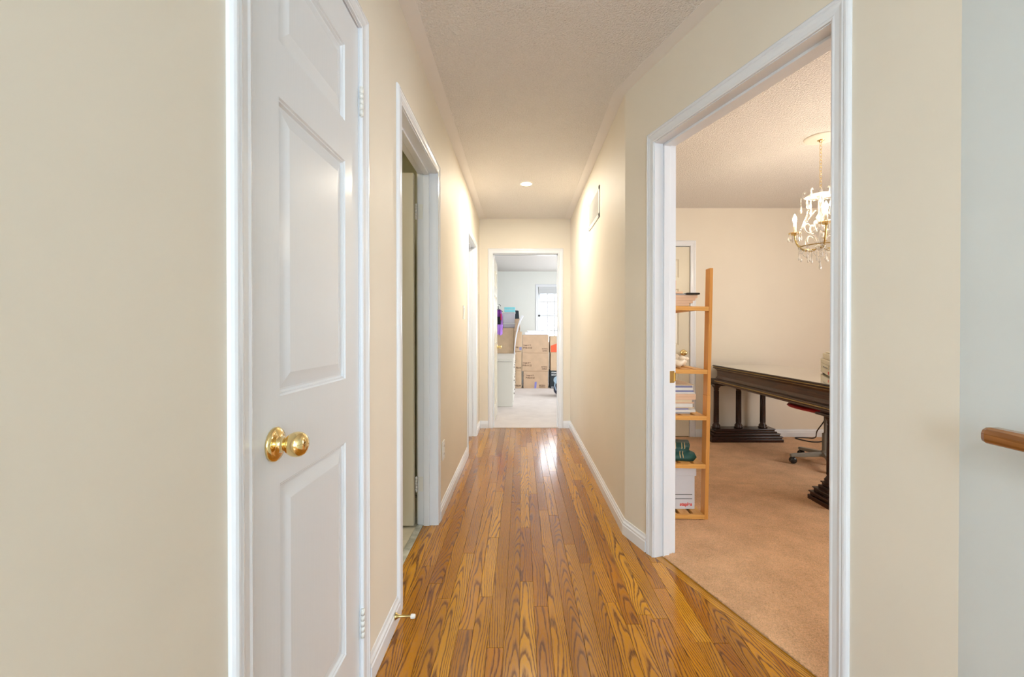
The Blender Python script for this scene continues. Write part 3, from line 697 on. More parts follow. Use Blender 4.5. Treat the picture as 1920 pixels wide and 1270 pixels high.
# right column
bb = carton(0.575, 1.02, YF, YF + .36, 0.006, 0.357, 'black box with white print on the carpet, lowest of the right stack', [('STORAGE', 0.034, .06, .86, 0.12, 'ink_white'), ('BOX', 0.040, .06, .72, 0.10, 'ink_white'), ('30 L', 0.03, .05, .04, 0.05, 'ink_white')], 'black', tape=False, group=None)
carton(0.585, 1.03, YF, YF + .36, 0.3575, 0.714, 'plain cardboard box resting on the black box, right stack', [], 'card_light')
rb = carton(0.575, 1.02, YF, YF + .36, 0.7145, 1.045, 'cardboard box with a red orange patch topping the right stack', [], 'card_light')
MB().hexa([(0.588, YF - .002, 0.725), (0.80, YF - .002, 0.725), (0.80, YF - .0003, 0.725), (0.588, YF - .0003, 0.725), (0.588, YF - .002, 0.85), (0.80, YF - .002, 0.93), (0.80, YF - .0003, 0.93), (0.588, YF - .0003, 0.85)]).build('orange_patch', 'orange', rb)
# foam slabs
for i, (a, b, z0, z1, lb) in enumerate(((0.075, 0.53, 1.0665, 1.115, 'thick white foam slab lying on the central box stack'), (0.12, 0.575, 1.1155, 1.15, 'thin white foam slab lying on the thicker foam slab'))):
    o = MB().box(a, b, YF + .01, YF + .34, z0, z1).build('foam_slab', 'white_board', bevel=0.006); tag(o, lb, 'foam slab')
# dresser (its end towards the hall)
dr = thing('white_dresser', (-0.36, 7.6, 0.006), 'long low white dresser left inside the bedroom, drawers facing right', 'dresser')
MB().box(-0.60, -0.125, 6.54, 8.62, 0.006, 0.685).build('dresser_body', 'lacquer', dr, bevel=0.003)
MB().box(-0.62, -0.108, 6.51, 8.64, 0.6855, 0.722).build('dresser_top', 'lacquer', dr, bevel=0.005)
for i in range(4):
    for k in range(3):
        y0 = 6.56 + i * 0.515; z0 = 0.06 + k * 0.205
        dw = MB().box(-0.1248, -0.113, y0 + .006, y0 + .505, z0 + .006, z0 + .198).build('drawer', 'lacquer', dr, bevel=0.002)
        MB().box(-0.113, -0.1005, y0 + .20, y0 + .31, z0 + .10, z0 + .112).build('drawer_pull', 'grey_metal', dw, bevel=0.002)
# things on the dresser
carton(-0.47, -0.135, 8.16, 8.60, 0.7225, 1.20, 'large cardboard box standing on the white dresser', [], 'card_light')
for z0, z1, lb in ((1.2005, 1.288, 'shallow frosted clear bin on the cardboard box, under the deeper bin'), (1.289, 1.495, 'deep frosted clear bin under the turquoise case')):
    t = thing('storage_bin', (-0.23, 8.35, z0), lb, 'storage bin', 'frosted bins on the dresser box')
    MB().hexa([(-0.335, 8.21, z0), (-0.125, 8.21, z0), (-0.125, 8.51, z0), (-0.335, 8.51, z0), (-0.345, 8.20, z1 - .014), (-0.115, 8.20, z1 - .014), (-0.115, 8.52, z1 - .014), (-0.345, 8.52, z1 - .014)]).build('bin_body', 'clearbin', t, bevel=0.008)
    MB().box(-0.352, -0.108, 8.193, 8.527, z1 - .0138, z1).build('bin_lid', 'plastic', t, bevel=0.004)
t = thing('turquoise_case', (-0.21, 8.33, 1.4955), 'turquoise plastic case on the topmost clear bin', 'case')
MB().box(-0.315, -0.112, 8.20, 8.45, 1.4955, 1.541).build('case_base', 'cyan', t, bevel=0.006)
MB().box(-0.315, -0.112, 8.20, 8.45, 1.5465, 1.590).build('case_lid', 'cyan', t, bevel=0.006)
MB().box(-0.311, -0.116, 8.204, 8.446, 1.540, 1.547).build('seal', 'plastic', t)
# curved foam sheet
mb = MB(); pts = [(-0.122, 0.723), (-0.112, 0.85), (-0.095, 0.98), (-0.072, 1.10), (-0.04, 1.23), (0.0, 1.34), (0.045, 1.42)]
prof = []
for i, (x, z) in enumerate(pts):
    k = 0.010 + 0.022 * i / 6; prof.append((x, z, k))
vs_ = []; fs = []
for x, z, k in prof: vs_ += [(x - k, 8.10, z + k * .4), (x, 8.10, z), (x, 8.55, z), (x - k, 8.55, z + k * .4)]
for i in range(len(prof) - 1):
    for c in range(4): fs.append((4 * i + c, 4 * i + (c + 1) % 4, 4 * i + 4 + (c + 1) % 4, 4 * i + 4 + c))
fs += [(3, 2, 1, 0), tuple(4 * (len(prof) - 1) + c for c in range(4))]
tag(MB().add(vs_, fs, False).build('foam_sheet', 'white_board', bevel=0.003), 'white foam sheet bowing outwards beside the box on the dresser', 'foam sheet')
# clothes on a hanger, hung on the box front
cl = thing('hanging_clothes', (-0.42, 8.10, 1.06), 'purple black and lilac clothes on a black hanger behind the bedroom door', 'clothes')
tag(MB().tube([(-1.498, 8.10, 1.612), (-0.402, 8.10, 1.612)], 0.008, 10).build('clothes_rail', 'paint_white'), 'thin pale rod behind the bedroom door carrying the black hanger', 'clothes rail')
hk = [(-0.40 + 0.022 * math.cos(a), 8.10, 1.605 + 0.022 * math.sin(a)) for a in [math.radians(d) for d in range(-20, 200, 20)]]
MB().tube([(-0.42, 8.10, 1.545), (-0.42, 8.10, 1.59)] + hk[::-1], 0.0045, 8).tube([(-0.53, 8.10, 1.50), (-0.42, 8.10, 1.55), (-0.34, 8.10, 1.50)], 0.007, 8).build('hanger', 'blackcloth', cl)
def drape(name, material, x0, x1, z0, z1, y, parent, amp, seed, shape):
    rn = random.Random(seed); nx, nz = 16, 14; ph = [rn.uniform(0, 6) for _ in range(4)]; vs_ = []
    for side in (0, 1):
        for j in range(nz + 1):
            for i in range(nx + 1):
                u, v = i / nx, j / nz; a, b = shape(v)
                x = x0 + (x1 - x0) * (a + (b - a) * u)
                yy = y + amp * math.sin(u * 11 + ph[0] + 2 * v) * (0.3 + 0.7 * v) + amp * .5 * math.sin(u * 23 + ph[1]) + (0.022 if side else 0) - 0.015 * math.sin(PI * u)
                vs_.append((x, yy, z1 - (z1 - z0) * v - 0.01 * math.sin(u * 9 + ph[2]) * v))
    m = (nx + 1) * (nz + 1); fs = []
    for side in (0, 1):
        for j in range(nz):
            for i in range(nx):
                k = side * m + j * (nx + 1) + i; fs.append((k, k + 1, k + nx + 2, k + nx + 1))
    rim = [i for i in range(nx + 1)] + [j * (nx + 1) + nx for j in range(1, nz + 1)] + [nz * (nx + 1) + i for i in range(nx - 1, -1, -1)] + [j * (nx + 1) for j in range(nz - 1, 0, -1)]
    for i in range(len(rim)): fs.append((rim[i], rim[(i + 1) % len(rim)], m + rim[(i + 1) % len(rim)], m + rim[i]))
    return MB().add(vs_, fs, True).build(name, material, parent)
drape('garment', 'purple', -0.55, -0.338, 1.17, 1.535, 8.09, cl, 0.010, 1, lambda v: (0.15 - .15 * min(1, v * 3), 0.85 + .15 * min(1, v * 3)))
drape('garment', 'blackcloth', -0.50, -0.375, 1.10, 1.40, 8.055, cl, 0.008, 2, lambda v: (0, 1))
drape('garment', 'lilac', -0.47, -0.342, 1.07, 1.26, 8.03, cl, 0.009, 3, lambda v: (0.2 * v, 1))
drape('garment', 'redcloth', -0.385, -0.358, 1.34, 1.46, 8.055, cl, 0.004, 4, lambda v: (0, 1))
# blue bag at the right of the doorway
bg = thing('blue_bag', (0.78, 7.62, 0.006), 'dark bag with light blue flap on the bedroom carpet at the right', 'bag')
def blob(mb, c, r, p=2.6, n=18, m=12):
    vs_ = []
    for j in range(m + 1):
        t_ = PI * j / m - PI / 2
        for i in range(n):
            a = 2 * PI * i / n
            f = lambda q: math.copysign(abs(q) ** (2 / p), q)
            vs_.append((c[0] + r[0] * f(math.cos(t_)) * f(math.cos(a)), c[1] + r[1] * f(math.cos(t_)) * f(math.sin(a)), c[2] + r[2] * f(math.sin(t_))))
    fs = [(j * n + i, j * n + (i + 1) % n, (j + 1) * n + (i + 1) % n, (j + 1) * n + i) for j in range(m) for i in range(n)]
    return mb.add(vs_, fs, True)
blob(MB(), (0.79, 7.62, 0.135), (0.225, 0.17, 0.129)).build('bag_body', 'navy', bg)
blob(MB(), (0.80, 7.62, 0.285), (0.235, 0.18, 0.085)).build('bag_flap', 'skyblue', bg)
MB().tube([(0.60, 7.50, 0.12), (0.575, 7.47, 0.20), (0.585, 7.47, 0.28), (0.63, 7.50, 0.34)], 0.008, 8).build('bag_strap', 'skyblue', bg)

# ------------------------------------------------------------------ office: pine shelf
ST = bpy.data.objects.new('pine_shelf', None); sc.collection.objects.link(ST); ST.location = (1.10, 2.60, 0.006); ORG['pine_shelf'] = Vector((1.10, 2.60, 0.006))
tag(ST, 'tall open pine shelving unit just inside the office doorway', 'shelf')
SX0, SX1, SY0, SY1 = 0.74, 1.111, 2.59, 3.27
for xa, xb, yy in ((SX1 - 0.0, SX1 - 0.022, SY0), (SX0, SX0 + .022, SY0), (SX1 - .022, SX1, SY1 - .06), (SX0, SX0 + .022, SY1 - .06)):
    xa, xb = min(xa, xb), max(xa, xb)
    MB().box(xa, xb, yy, yy + .060, 0.006, 0.744).build('upright', 'pine_z', ST, bevel=0.0015, own=True)
    MB().box(xa + .0015, xb - .0005, yy + .001, yy + .061, 0.7445, 1.500).build('upright', 'pine_z', ST, bevel=0.0015, own=True)
LV = [0.034, 0.335, 0.622, 0.897, 1.272]
for li, z in enumerate(LV):
    for yy in (SY0 - .001, SY1 - .02):
        MB().box(SX0 + .0225, SX1 - .0225, yy, yy + .020, z - .026, z - .0005).build('shelf_rail', 'pine_x', ST, bevel=0.0015, own=True)
    xs_ = [SX1 - .0235 - .058, SX1 - .0235 - .058 - .079, SX1 - .0235 - .058 - .158, SX1 - .0235 - .058 - .237]
    for xx in xs_:
        MB().box(xx, xx + .0580 + (0.0), SY0 + .0195, SY1 - .0205, z - .016, z).build('slat', 'pine_y', ST, bevel=0.001, own=True)
ST.rotation_euler = (0, math.radians(1.05), 0)
def tiltpt(x, z):  # stays for reference of things on the tilted shelf
    return x + (z - 0.006) * math.sin(math.radians(1.05)), z
def layered(name, label, cat, x0, x1, y0, y1, z0, layers, group=None):
    """pile of sheets as separate top-level things"""
    z = z0; out = []
    for i, (h, mt, ex, lb) in enumerate(layers):
        a = random.uniform(-0.04, 0.04); c = Vector(((x0 + x1 + ex) / 2, (y0 + y1) / 2, 0)); w, d = (x1 + ex - x0) / 2, (y1 - y0) / 2
        R = Matrix.Rotation(a, 3, 'Z')
        pts = [c + R @ Vector((sx * w, sy * d, 0)) for sx, sy in ((-1, -1), (1, -1), (1, 1), (-1, 1))]
        o = MB().hexa([(p.x, p.y, z) for p in pts] + [(p.x, p.y, z + h) for p in pts]).build(name, mt, bevel=0.001, seg=1)
        tag(o, lb, cat, group); z += h + 0.0004; out.append(o)
    return z
# storage box on the lowest shelf
z = LV[0] + .001; sx = 0.0
bx = thing('storage_box', (0.92, 2.80, z), 'white lidded storage box with grey lines and red lettering on the lowest shelf', 'storage box')
MB().box(0.775, 1.064, 2.672, 3.05, z, 0.272).build('box_body', 'boxwhite', bx, bevel=0.004)
MB().box(0.768, 1.071, 2.664, 3.058, 0.2405, 0.296).build('lid', 'boxwhite', bx, bevel=0.004)
for zz in (0.098, 0.124):
    MB().box(0.80, 1.048, 2.6708, 2.6718, zz, zz + .0035).build('printed_line', 'ink_grey', bx)
text('staples', 0.028, (0.972, 2.6712, 0.057), (1, 0, 0), (0, 0, 1), 'ink_red', bx, bold=0.0012, width=0.075)
# green covers and loose papers on the second shelf
z = LV[1] + .0015
MBg = MB(); n = 10; vs_ = []; fs = []
cur = [(0.80, 0.062), (0.86, 0.058), (0.92, 0.050), (0.975, 0.038), (1.01, 0.030), (1.032, 0.020), (1.040, 0.006)]
gb = thing('green_binder', (0.92, 2.72, z), 'dark green soft cover folder with gold bars slumped on the second shelf', 'folder')
prof = [(2.655, 0.0), (2.650, 0.022), (2.664, 0.048), (2.690, 0.064), (2.672, 0.082), (2.700, 0.112), (2.760, 0.126)]
for side in (0, 1):
    for (y, h) in prof:
        for i in range(8):
            u = i / 7; x = 0.79 + (0.255 + 0.02 * math.sin(h * 55)) * u
            sag = 1.0 - 0.25 * u * (h > 0.05)
            vs_.append((x, y + side * 0.016 + 0.006 * math.sin(u * 5), z + max(0.0, h * sag + (0.004 * math.sin(u * 7) if h > 0 else 0)) + side * (0.004 if h > .06 else 0)))
m = 8 * len(prof)
for side in (0, 1):
    for j in range(len(prof) - 1):
        for i in range(7): k = side * m + j * 8 + i; fs.append((k, k + 1, k + 9, k + 8))
rim = list(range(8)) + [j * 8 + 7 for j in range(1, len(prof))] + [(len(prof) - 1) * 8 + i for i in range(6, -1, -1)] + [j * 8 for j in range(len(prof) - 2, 0, -1)]
for i in range(len(rim)): fs.append((rim[i], rim[(i + 1) % len(rim)], m + rim[(i + 1) % len(rim)], m + rim[i]))
MB().add(vs_, fs, True).build('cover', 'green', gb)
for (xa, dx) in ((0.930, -1), (0.968, -1), (0.985, -1)):
    pth = []
    for (y, h) in prof[1:6]:
        pth.append((xa + 0.25 * (h - 0.02) * (1 if h > .06 else -.15), y - 0.0025, z + h * 0.90))
    MB().tube(pth, 0.0028, 6).build('gold_bar', 'goldfoil', gb)
for i, (x0, x1, y0, a, lb) in enumerate(((0.93, 1.068, 2.74, 0.3, 'crumpled white sheet poking out behind the green folder'), (0.92, 1.058, 2.76, -0.25, 'curled white sheet leaning above the shelf behind the green folder'))):
    vs_ = []; fs = []; N_ = 9
    rn = random.Random(20 + i)
    for j in range(N_):
        for k in range(N_):
            u, v = j / (N_ - 1), k / (N_ - 1)
            vs_.append((x0 + (x1 - x0) * u + rn.uniform(-.003, .003), y0 + 0.10 * v + 0.01 * math.sin(u * 6), z + 0.001 + 0.030 * i + 0.03 * v + 0.018 * abs(math.sin(u * 7 + i * 2 + v * 3)) * u + rn.uniform(0, .004)))
    for j in range(N_ - 1):
        for k in range(N_ - 1): q = j * N_ + k; fs.append((q, q + N_, q + N_ + 1, q + 1))
    o = MB().add(vs_, fs, False).build('loose_paper', 'paper'); sol = o.modifiers.new('solid', 'SOLIDIFY'); sol.thickness = 0.0008
    tag(o, lb, 'paper')
# papers on the third shelf
P = lambda c, e, n: (c, e, n)
lay = [(0.0083, 'greypaper', 0.00, 'grey booklet at the bottom of the paper pile on the third shelf'),
       (0.0152, 'paper', 0.030, 'thick white notepad second from the bottom of the third shelf pile'),
       (0.0083, 'bluepaper', -0.015, 'blue grey folder low in the third shelf pile'),
       (0.0055, 'manila', 0.020, 'thin manila sleeve between the blue folder and the printed booklet'),
       (0.0221, 'paper', 0.012, 'thick printed booklet with pale cover in the third shelf pile'),
       (0.0083, 'peach', 0.018, 'thin peach folder above the thick printed booklet'),
       (0.0138, 'manila', 0.010, 'manila folder midway up the third shelf pile'),
       (0.0193, 'peach', 0.032, 'wide peach folder midway up the third shelf pile'),
       (0.0166, 'peach', 0.034, 'upper wide peach folder under the white envelope'),
       (0.0110, 'paper', 0.026, 'white envelope under the dark blue magazine'),
       (0.0097, 'bluepaper', 0.020, 'blue magazine near the top of the third shelf pile'),
       (0.0166, 'paper', 0.016, 'white paperback under the violet notebook'),
       (0.0110, 'bluepaper', 0.010, 'violet blue notebook second from the top of the third shelf pile'),
       (0.0055, 'manila', 0.022, 'cream sheet on top of the third shelf pile')]
layered('paper_bundle', '', 'papers', 0.78, 1.034, 2.66, 2.93, LV[2] + .0015, lay, 'papers piled on the third shelf')
# plastic bag on the fourth shelf
z = LV[3] + .0015
pb = thing('plastic_bag', (0.95, 2.80, z), 'crumpled cream plastic bag on the fourth shelf', 'bag')
mb = MB(); blob(mb, (0.93, 2.81, z + 0.038), (0.125, 0.11, 0.037), 2.3, 30, 18); o = mb.build('bag_body', 'bag', pb)
rn = random.Random(5)
for v in o.data.vertices:
    if v.co.z > 0.004: v.co += Vector((rn.uniform(-.004, .004), rn.uniform(-.004, .004), rn.uniform(-.005, .005) + 0.012 * math.sin(v.co.x * 50) * math.cos(v.co.y * 35)))
mb = MB(); blob(mb, (1.005, 2.73, z + 0.060), (0.022, 0.018, 0.016), 1.8); blob(mb, (1.028, 2.74, z + 0.056), (0.026, 0.012, 0.012), 1.8); mb.build('knot', 'bag', pb)
# top shelf pile
lay = [(0.006, 'manila', -0.070, 'tan folder lying directly on the top shelf'), (0.016, 'peach', -0.055, 'peach envelope second from the bottom on the top shelf'), (0.016, 'peach', -0.035, 'thick peach envelope third up on the top shelf'),
       (0.015, 'peach', -0.018, 'thick peach envelope fourth up on the top shelf'), (0.018, 'peach', -0.006, 'widest peach envelope on the top shelf under the magazine'),
       (0.008, 'greypaper', -0.060, 'grey magazine on the peach envelopes of the top shelf')]
zt = layered('envelope', '', 'envelope', 0.80, 1.078, 2.66, 2.92, LV[4] + .0015, lay, 'envelopes piled on the top shelf')
tag(MB().box(1.000, 1.083, 2.645, 2.70, zt - .0080, zt + .004).build('phone_case', 'phone', bevel=0.004), 'flat black gadget at the front right of the top shelf pile', 'gadget')
tag(MB().box(0.94, 0.985, 2.66, 2.72, zt + .0005, zt + .012).build('small_box', 'peach', bevel=0.002), 'small tan packet on top of the grey magazine', 'packet')

# ------------------------------------------------------------------ office: dining table
TX0, TX1, TY0, TY1, TZ = 1.97, 2.61, 2.42, 4.50, 0.785
dt = thing('dining_table', (2.29, 3.5, 0.006), 'long dark carved pedestal table with a polished top painted pale like a reflected wall in the office', 'table')
def outline(off, bow=0.13):
    x0, x1 = TX0 + off, TX1 - off; pts = []
    n = 14
    for i in range(n + 1):
        u = i / n; pts.append((x1 + (x0 - x1) * u, TY1 - off + bow * (1 - (2 * u - 1) ** 2) ** 0.8))
    for i in range(n + 1):
        u = i / n; pts.append((x0 + (x1 - x0) * u, TY0 + off - bow * (1 - (2 * u - 1) ** 2) ** 0.8))
    return pts
def ringstack(rows, name, material, caps=True):
    vs_ = []; n = len(outline(0))
    for off, z in rows: vs_ += [(x, y, z) for x, y in outline(off)]
    fs = [(r * n + i, r * n + (i + 1) % n, (r + 1) * n + (i + 1) % n, (r + 1) * n + i) for r in range(len(rows) - 1) for i in range(n)]
    fs += [tuple(range(n))[::-1], tuple((len(rows) - 1) * n + i for i in range(n))]
    return MB().add(vs_, fs).build(name, material, dt)
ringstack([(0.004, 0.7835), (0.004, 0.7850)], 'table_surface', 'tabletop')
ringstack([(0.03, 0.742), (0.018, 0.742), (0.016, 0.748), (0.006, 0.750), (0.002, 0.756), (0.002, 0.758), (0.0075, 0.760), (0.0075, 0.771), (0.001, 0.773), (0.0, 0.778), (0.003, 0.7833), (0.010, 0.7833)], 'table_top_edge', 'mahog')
ringstack([(0.030, 0.640), (0.030, 0.648), (0.022, 0.652), (0.026, 0.66), (0.034, 0.675), (0.034, 0.725), (0.026, 0.737), (0.022, 0.7415)], 'apron', 'mahog_brown')
ringstack([(0.05, 0.600), (0.012, 0.600), (0.008, 0.605), (0.010, 0.612), (0.018, 0.614), (0.018, 0.630), (0.012, 0.632), (0.016, 0.6395)], 'apron_moulding', 'mahog_brown')
def beads(name, off, z, r):
    pts = outline(off); mb = MB(); tot = 0; step = r * 2.1
    for i in range(len(pts)):
        p = Vector(pts[i]); q = Vector(pts[(i + 1) % len(pts)]); L = (q - p).length
        if q.x > 2.58 and p.x > 2.58: continue
        k = int(L / step)
        for j in range(k):
            c = p + (q - p) * ((j + .5) / max(1, k)); mb.lathe([(0.0001, -r), (r * .8, -r * .6), (r, 0), (r * .8, r * .6), (0.0001, r)], (c.x, c.y, z), n=6)
    o = mb.build(name, 'gilt', dt); o['kind'] = 'stuff'
    return o
beads('beading', 0.0065, 0.7655, 0.0050); beads('beading', 0.0165, 0.6220, 0.0058)
ringstack([(0.0155, 0.7435), (0.0150, 0.7460), (0.0162, 0.7475)], 'gilt_line', 'gilt')
for py0, py1 in ((4.41, 4.61), (2.735, 2.935)):
    ped = MB(); steps = [(0.0, 0.0, 0.030), (0.012, 0.030, 0.048), (0.004, 0.048, 0.058), (0.030, 0.058, 0.078), (0.022, 0.078, 0.086), (0.052, 0.086, 0.104), (0.070, 0.104, 0.122), (0.062, 0.122, 0.130)]
    for off, z0, z1 in steps:
        o2 = off * 0.55; ped.box(1.925 + off, 2.655 - off, py0 + o2, py1 - o2, z0 + .004, z1 + .004)
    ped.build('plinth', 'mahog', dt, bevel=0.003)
    for cx_ in (2.015, 2.245, 2.495):
        cy_ = (py0 + py1) / 2
        col = MB().lathe([(0.043, 0.134), (0.043, 0.144), (0.036, 0.150), (0.040, 0.160), (0.030, 0.172), (0.0245, 0.185), (0.0235, 0.36), (0.022, 0.520), (0.027, 0.532), (0.024, 0.540), (0.036, 0.556), (0.042, 0.562), (0.042, 0.574)], (cx_, cy_, 0), n=20)
        for k in range(10):
            a = 2 * PI * k / 10; col.tube([(cx_ + 0.0235 * math.cos(a), cy_ + 0.0235 * math.sin(a), 0.19), (cx_ + 0.0222 * math.cos(a), cy_ + 0.0222 * math.sin(a), 0.515)], 0.0038, 5)
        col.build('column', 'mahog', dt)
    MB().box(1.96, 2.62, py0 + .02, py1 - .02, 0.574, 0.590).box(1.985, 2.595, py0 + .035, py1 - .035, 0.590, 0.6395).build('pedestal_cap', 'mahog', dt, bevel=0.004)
MB().box(2.20, 2.34, 2.90, 4.45, 0.592, 0.625).build('stretcher', 'mahog', dt)
# printer on the table
pr = thing('printer', (2.30, 3.32, TZ), 'ivory desktop printer with a red button standing on the long table', 'printer')
FP = frame((2.27, 3.22), (0.4626, 0.8866), (-0.8866, 0.4626))        # s along its left side, n outwards from that side
for ss in (0.03, 0.38):
    for nn in (-0.30, -0.03): MB(FP).box(ss, ss + .025, nn, nn + .022, TZ + .0003, TZ + .008).build('foot', 'phone', pr)
MB(FP).box(0, .44, -.34, 0, TZ + .008, TZ + .052).box(.05, .44, -.34, 0, TZ + .052, TZ + .085).box(0, .44, -.34, -.0, TZ + .085, TZ + .12).box(.03, .42, -.32, -.012, TZ + .12, TZ + .165).build('printer_body', 'printer', pr, bevel=0.005)
MB(FP).box(.02, .40, -.30, -.03, TZ + .1655, TZ + .176).build('lid', 'printer', pr, bevel=0.003)
MB(FP).box(-.09, .0, -.28, -.06, TZ + .056, TZ + .062).build('paper_tray', 'printer', pr)
MB(FP).box(.015, .035, .0, .004, TZ + .020, TZ + .040).build('red_button', 'redlight', pr, bevel=0.001)
MB(FP).box(.08, .30, .0, .0012, TZ + .058, TZ + .064).build('slot', 'ink_grey', pr)
# office chair
oc = thing('office_chair', (2.56, 3.67, 0.006), 'office chair with red seat rim and grey star base under the table', 'chair')
hx, hy = 2.56, 3.67
MB().lathe([(0.0, 0.072), (0.036, 0.072), (0.040, 0.080), (0.040, 0.115), (0.030, 0.122), (0.026, 0.13), (0.026, 0.27), (0.016, 0.272), (0.014, 0.275), (0.014, 0.44), (0, 0.44)], (hx, hy, 0), n=20).build('gas_post', 'grey_metal', oc)
for k in range(5):
    a = math.radians(172 + 72 * k); dx, dy = math.cos(a), math.sin(a); qx, qy = -dy, dx
    L = 0.275; pts = []
    for rr, w, z0, z1 in ((0.03, 0.020, 0.075, 0.112), (L, 0.015, 0.062, 0.086)):
        for zz in (z0, z1): pts.append([(hx + dx * rr + qx * w * sgn, hy + dy * rr + qy * w * sgn, zz) for sgn in (-1, 1)])
    arm = MB().hexa([pts[0][0], pts[0][1], pts[2][1], pts[2][0], pts[1][0], pts[1][1], pts[3][1], pts[3][0]]).build('base_arm', 'grey_metal', oc, bevel=0.004)
    cx_, cy_ = hx + dx * (L - .02), hy + dy * (L - .02)
    MB().lathe([(0, -.022), (0.022, -.022), (0.0265, -.016), (0.0265, -.004), (0.012, -.003), (0.012, .003), (0.0265, .004), (0.0265, .016), (0.022, .022), (0, .022)], (cx_, cy_, 0.0335), (qx, qy, 0), n=18).box(cx_ - .012, cx_ + .012, cy_ - .012, cy_ + .012, 0.05, 0.066).build('caster', 'phone', arm)
blob(MB(), (hx, hy, 0.488), (0.262, 0.25, 0.026), 2.8, 32, 10).build('seat_shell', 'redshell', oc)
blob(MB(), (hx, hy, 0.518), (0.250, 0.24, 0.030), 2.8, 32, 10).build('seat', 'blackcloth', oc)
MB().box(hx - .09, hx + .09, hy - .08, hy + .08, 0.435, 0.466).build('seat_mount', 'phone', oc, bevel=0.004)
MB().tube([(hx + .10, hy, 0.455), (hx + .30, hy, 0.47), (hx + .335, hy, 0.60), (hx + .33, hy, 0.76)], 0.014, 10).build('back_post', 'grey_metal', oc)
blob(MB(), (hx + .30, hy, 0.82), (0.035, 0.20, 0.17), 3.0).build('backrest', 'blackcloth', oc)
# cable
def bez(pts, n=8):
    out = []; P_ = [Vector(p) for p in pts]; P_ = [P_[0]] + P_ + [P_[-1]]
    for i in range(1, len(P_) - 2):
        for k in range(n):
            t = k / n; a, b, c, d = P_[i - 1:i + 3]
            out.append(0.5 * ((2 * b) + (c - a) * t + (2 * a - 5 * b + 4 * c - d) * t * t + (3 * b - a - 3 * c + d) * t ** 3))
    return out + [P_[-2]]
o = MB().tube(bez([(3.00, 4.26, 0.42), (2.99, 4.30, 0.26), (2.97, 4.38, 0.13), (3.06, 4.55, 0.020), (2.97, 4.60, 0.010), (2.88, 4.59, 0.010), (2.89, 4.50, 0.010), (2.94, 4.42, 0.010), (3.03, 4.42, 0.010), (3.14, 4.50, 0.012)]), 0.0055, 8).build('power_cable', 'cable')
tag(o, 'black power cable looped on the carpet behind the office chair', 'cable')

# ------------------------------------------------------------------ chandelier
CHX, CHY = 2.037, 2.98
ch = thing('chandelier', (CHX, CHY, 1.55), 'lit crystal candle chandelier with brass arms hanging in the office', 'chandelier')
c0 = Vector((CHX, CHY, 0))
md = MB().lathe([(0.0, -0.016), (0.055, -0.014), (0.070, -0.010), (0.090, -0.010), (0.098, -0.004), (0.100, 0.0)], (CHX, CHY, H - .0005), n=40).build('ceiling_rose', 'caulk', ch)
MB().lathe([(0, -0.030), (0.010, -0.028), (0.012, -0.020), (0.022, -0.0165), (0.022, -0.0155)], (CHX, CHY, H), n=16).build('hook_cap', 'brass', ch)
nk = 13; zt_, zb_ = 2.412, 2.095
for i in range(nk):
    zc = zt_ - (zt_ - zb_) * (i + .5) / nk; hl = (zt_ - zb_) / nk * 0.68; vert = i % 2
    ring = []
    for k in range(13):
        a = 2 * PI * k / 12; dx = 0.0075 * math.cos(a); dz = hl * math.sin(a)
        ring.append((CHX + (dx if vert else 0), CHY + (0 if vert else dx), zc + dz))
    MB().tube(ring, 0.0017, 6, cap=False).build('chain_link', 'brass', ch)
MB().lathe([(0, 2.02), (0.012, 2.02), (0.020, 2.03), (0.090, 2.040), (0.096, 2.048), (0.088, 2.052), (0.030, 2.050), (0.018, 2.062), (0.010, 2.085), (0.006, 2.10), (0, 2.10)], (CHX, CHY, 0), n=28).build('crown_dish', 'crystal', ch)
MB().lathe([(0.0, 1.675), (0.012, 1.675), (0.026, 1.69), (0.034, 1.705), (0.018, 1.722), (0.012, 1.75), (0.022, 1.775), (0.036, 1.80), (0.028, 1.825), (0.012, 1.84), (0.010, 1.87), (0.020, 1.885), (0.026, 1.905), (0.012, 1.93), (0.008, 1.96), (0.008, 2.02), (0, 2.02)], (CHX, CHY, 0), n=20).build('stem', 'crystal', ch)
for k in range(4):
    a = math.radians(20 + 90 * k); p = (CHX + .018 * math.cos(a), CHY + .018 * math.sin(a))
    MB().tube([(p[0], p[1], 1.93), (p[0], p[1], 2.03)], 0.003, 6).build('stem_rod', 'crystal', ch)
def P3(a, r, z): return (CHX + r * math.cos(a), CHY + r * math.sin(a), z)
def drop(mb, p, s=1.0):
    mb.lathe([(0.0005, 0), (0.003 * s, -0.004 * s), (0.0035 * s, -0.010 * s), (0.0085 * s, -0.030 * s), (0.0065 * s, -0.040 * s), (0.0005, -0.046 * s)], p, n=7, smooth=False)
def strand(pts, r, name='crystal_strand', end=None):
    mb = MB(); L = [(pts[i + 1] - pts[i]).length for i in range(len(pts) - 1)]; tot = sum(L); n = max(2, int(tot / (r * 2.15)))
    for i in range(n):
        d = tot * (i + .5) / n; j = 0
        while j < len(L) - 1 and d > L[j]: d -= L[j]; j += 1
        p = pts[j].lerp(pts[j + 1], min(1, d / max(L[j], 1e-6))); mb.ball(p, r, 6)
    if end: drop(mb, pts[-1], end)
    return mb.build(name, 'crystal', ch)
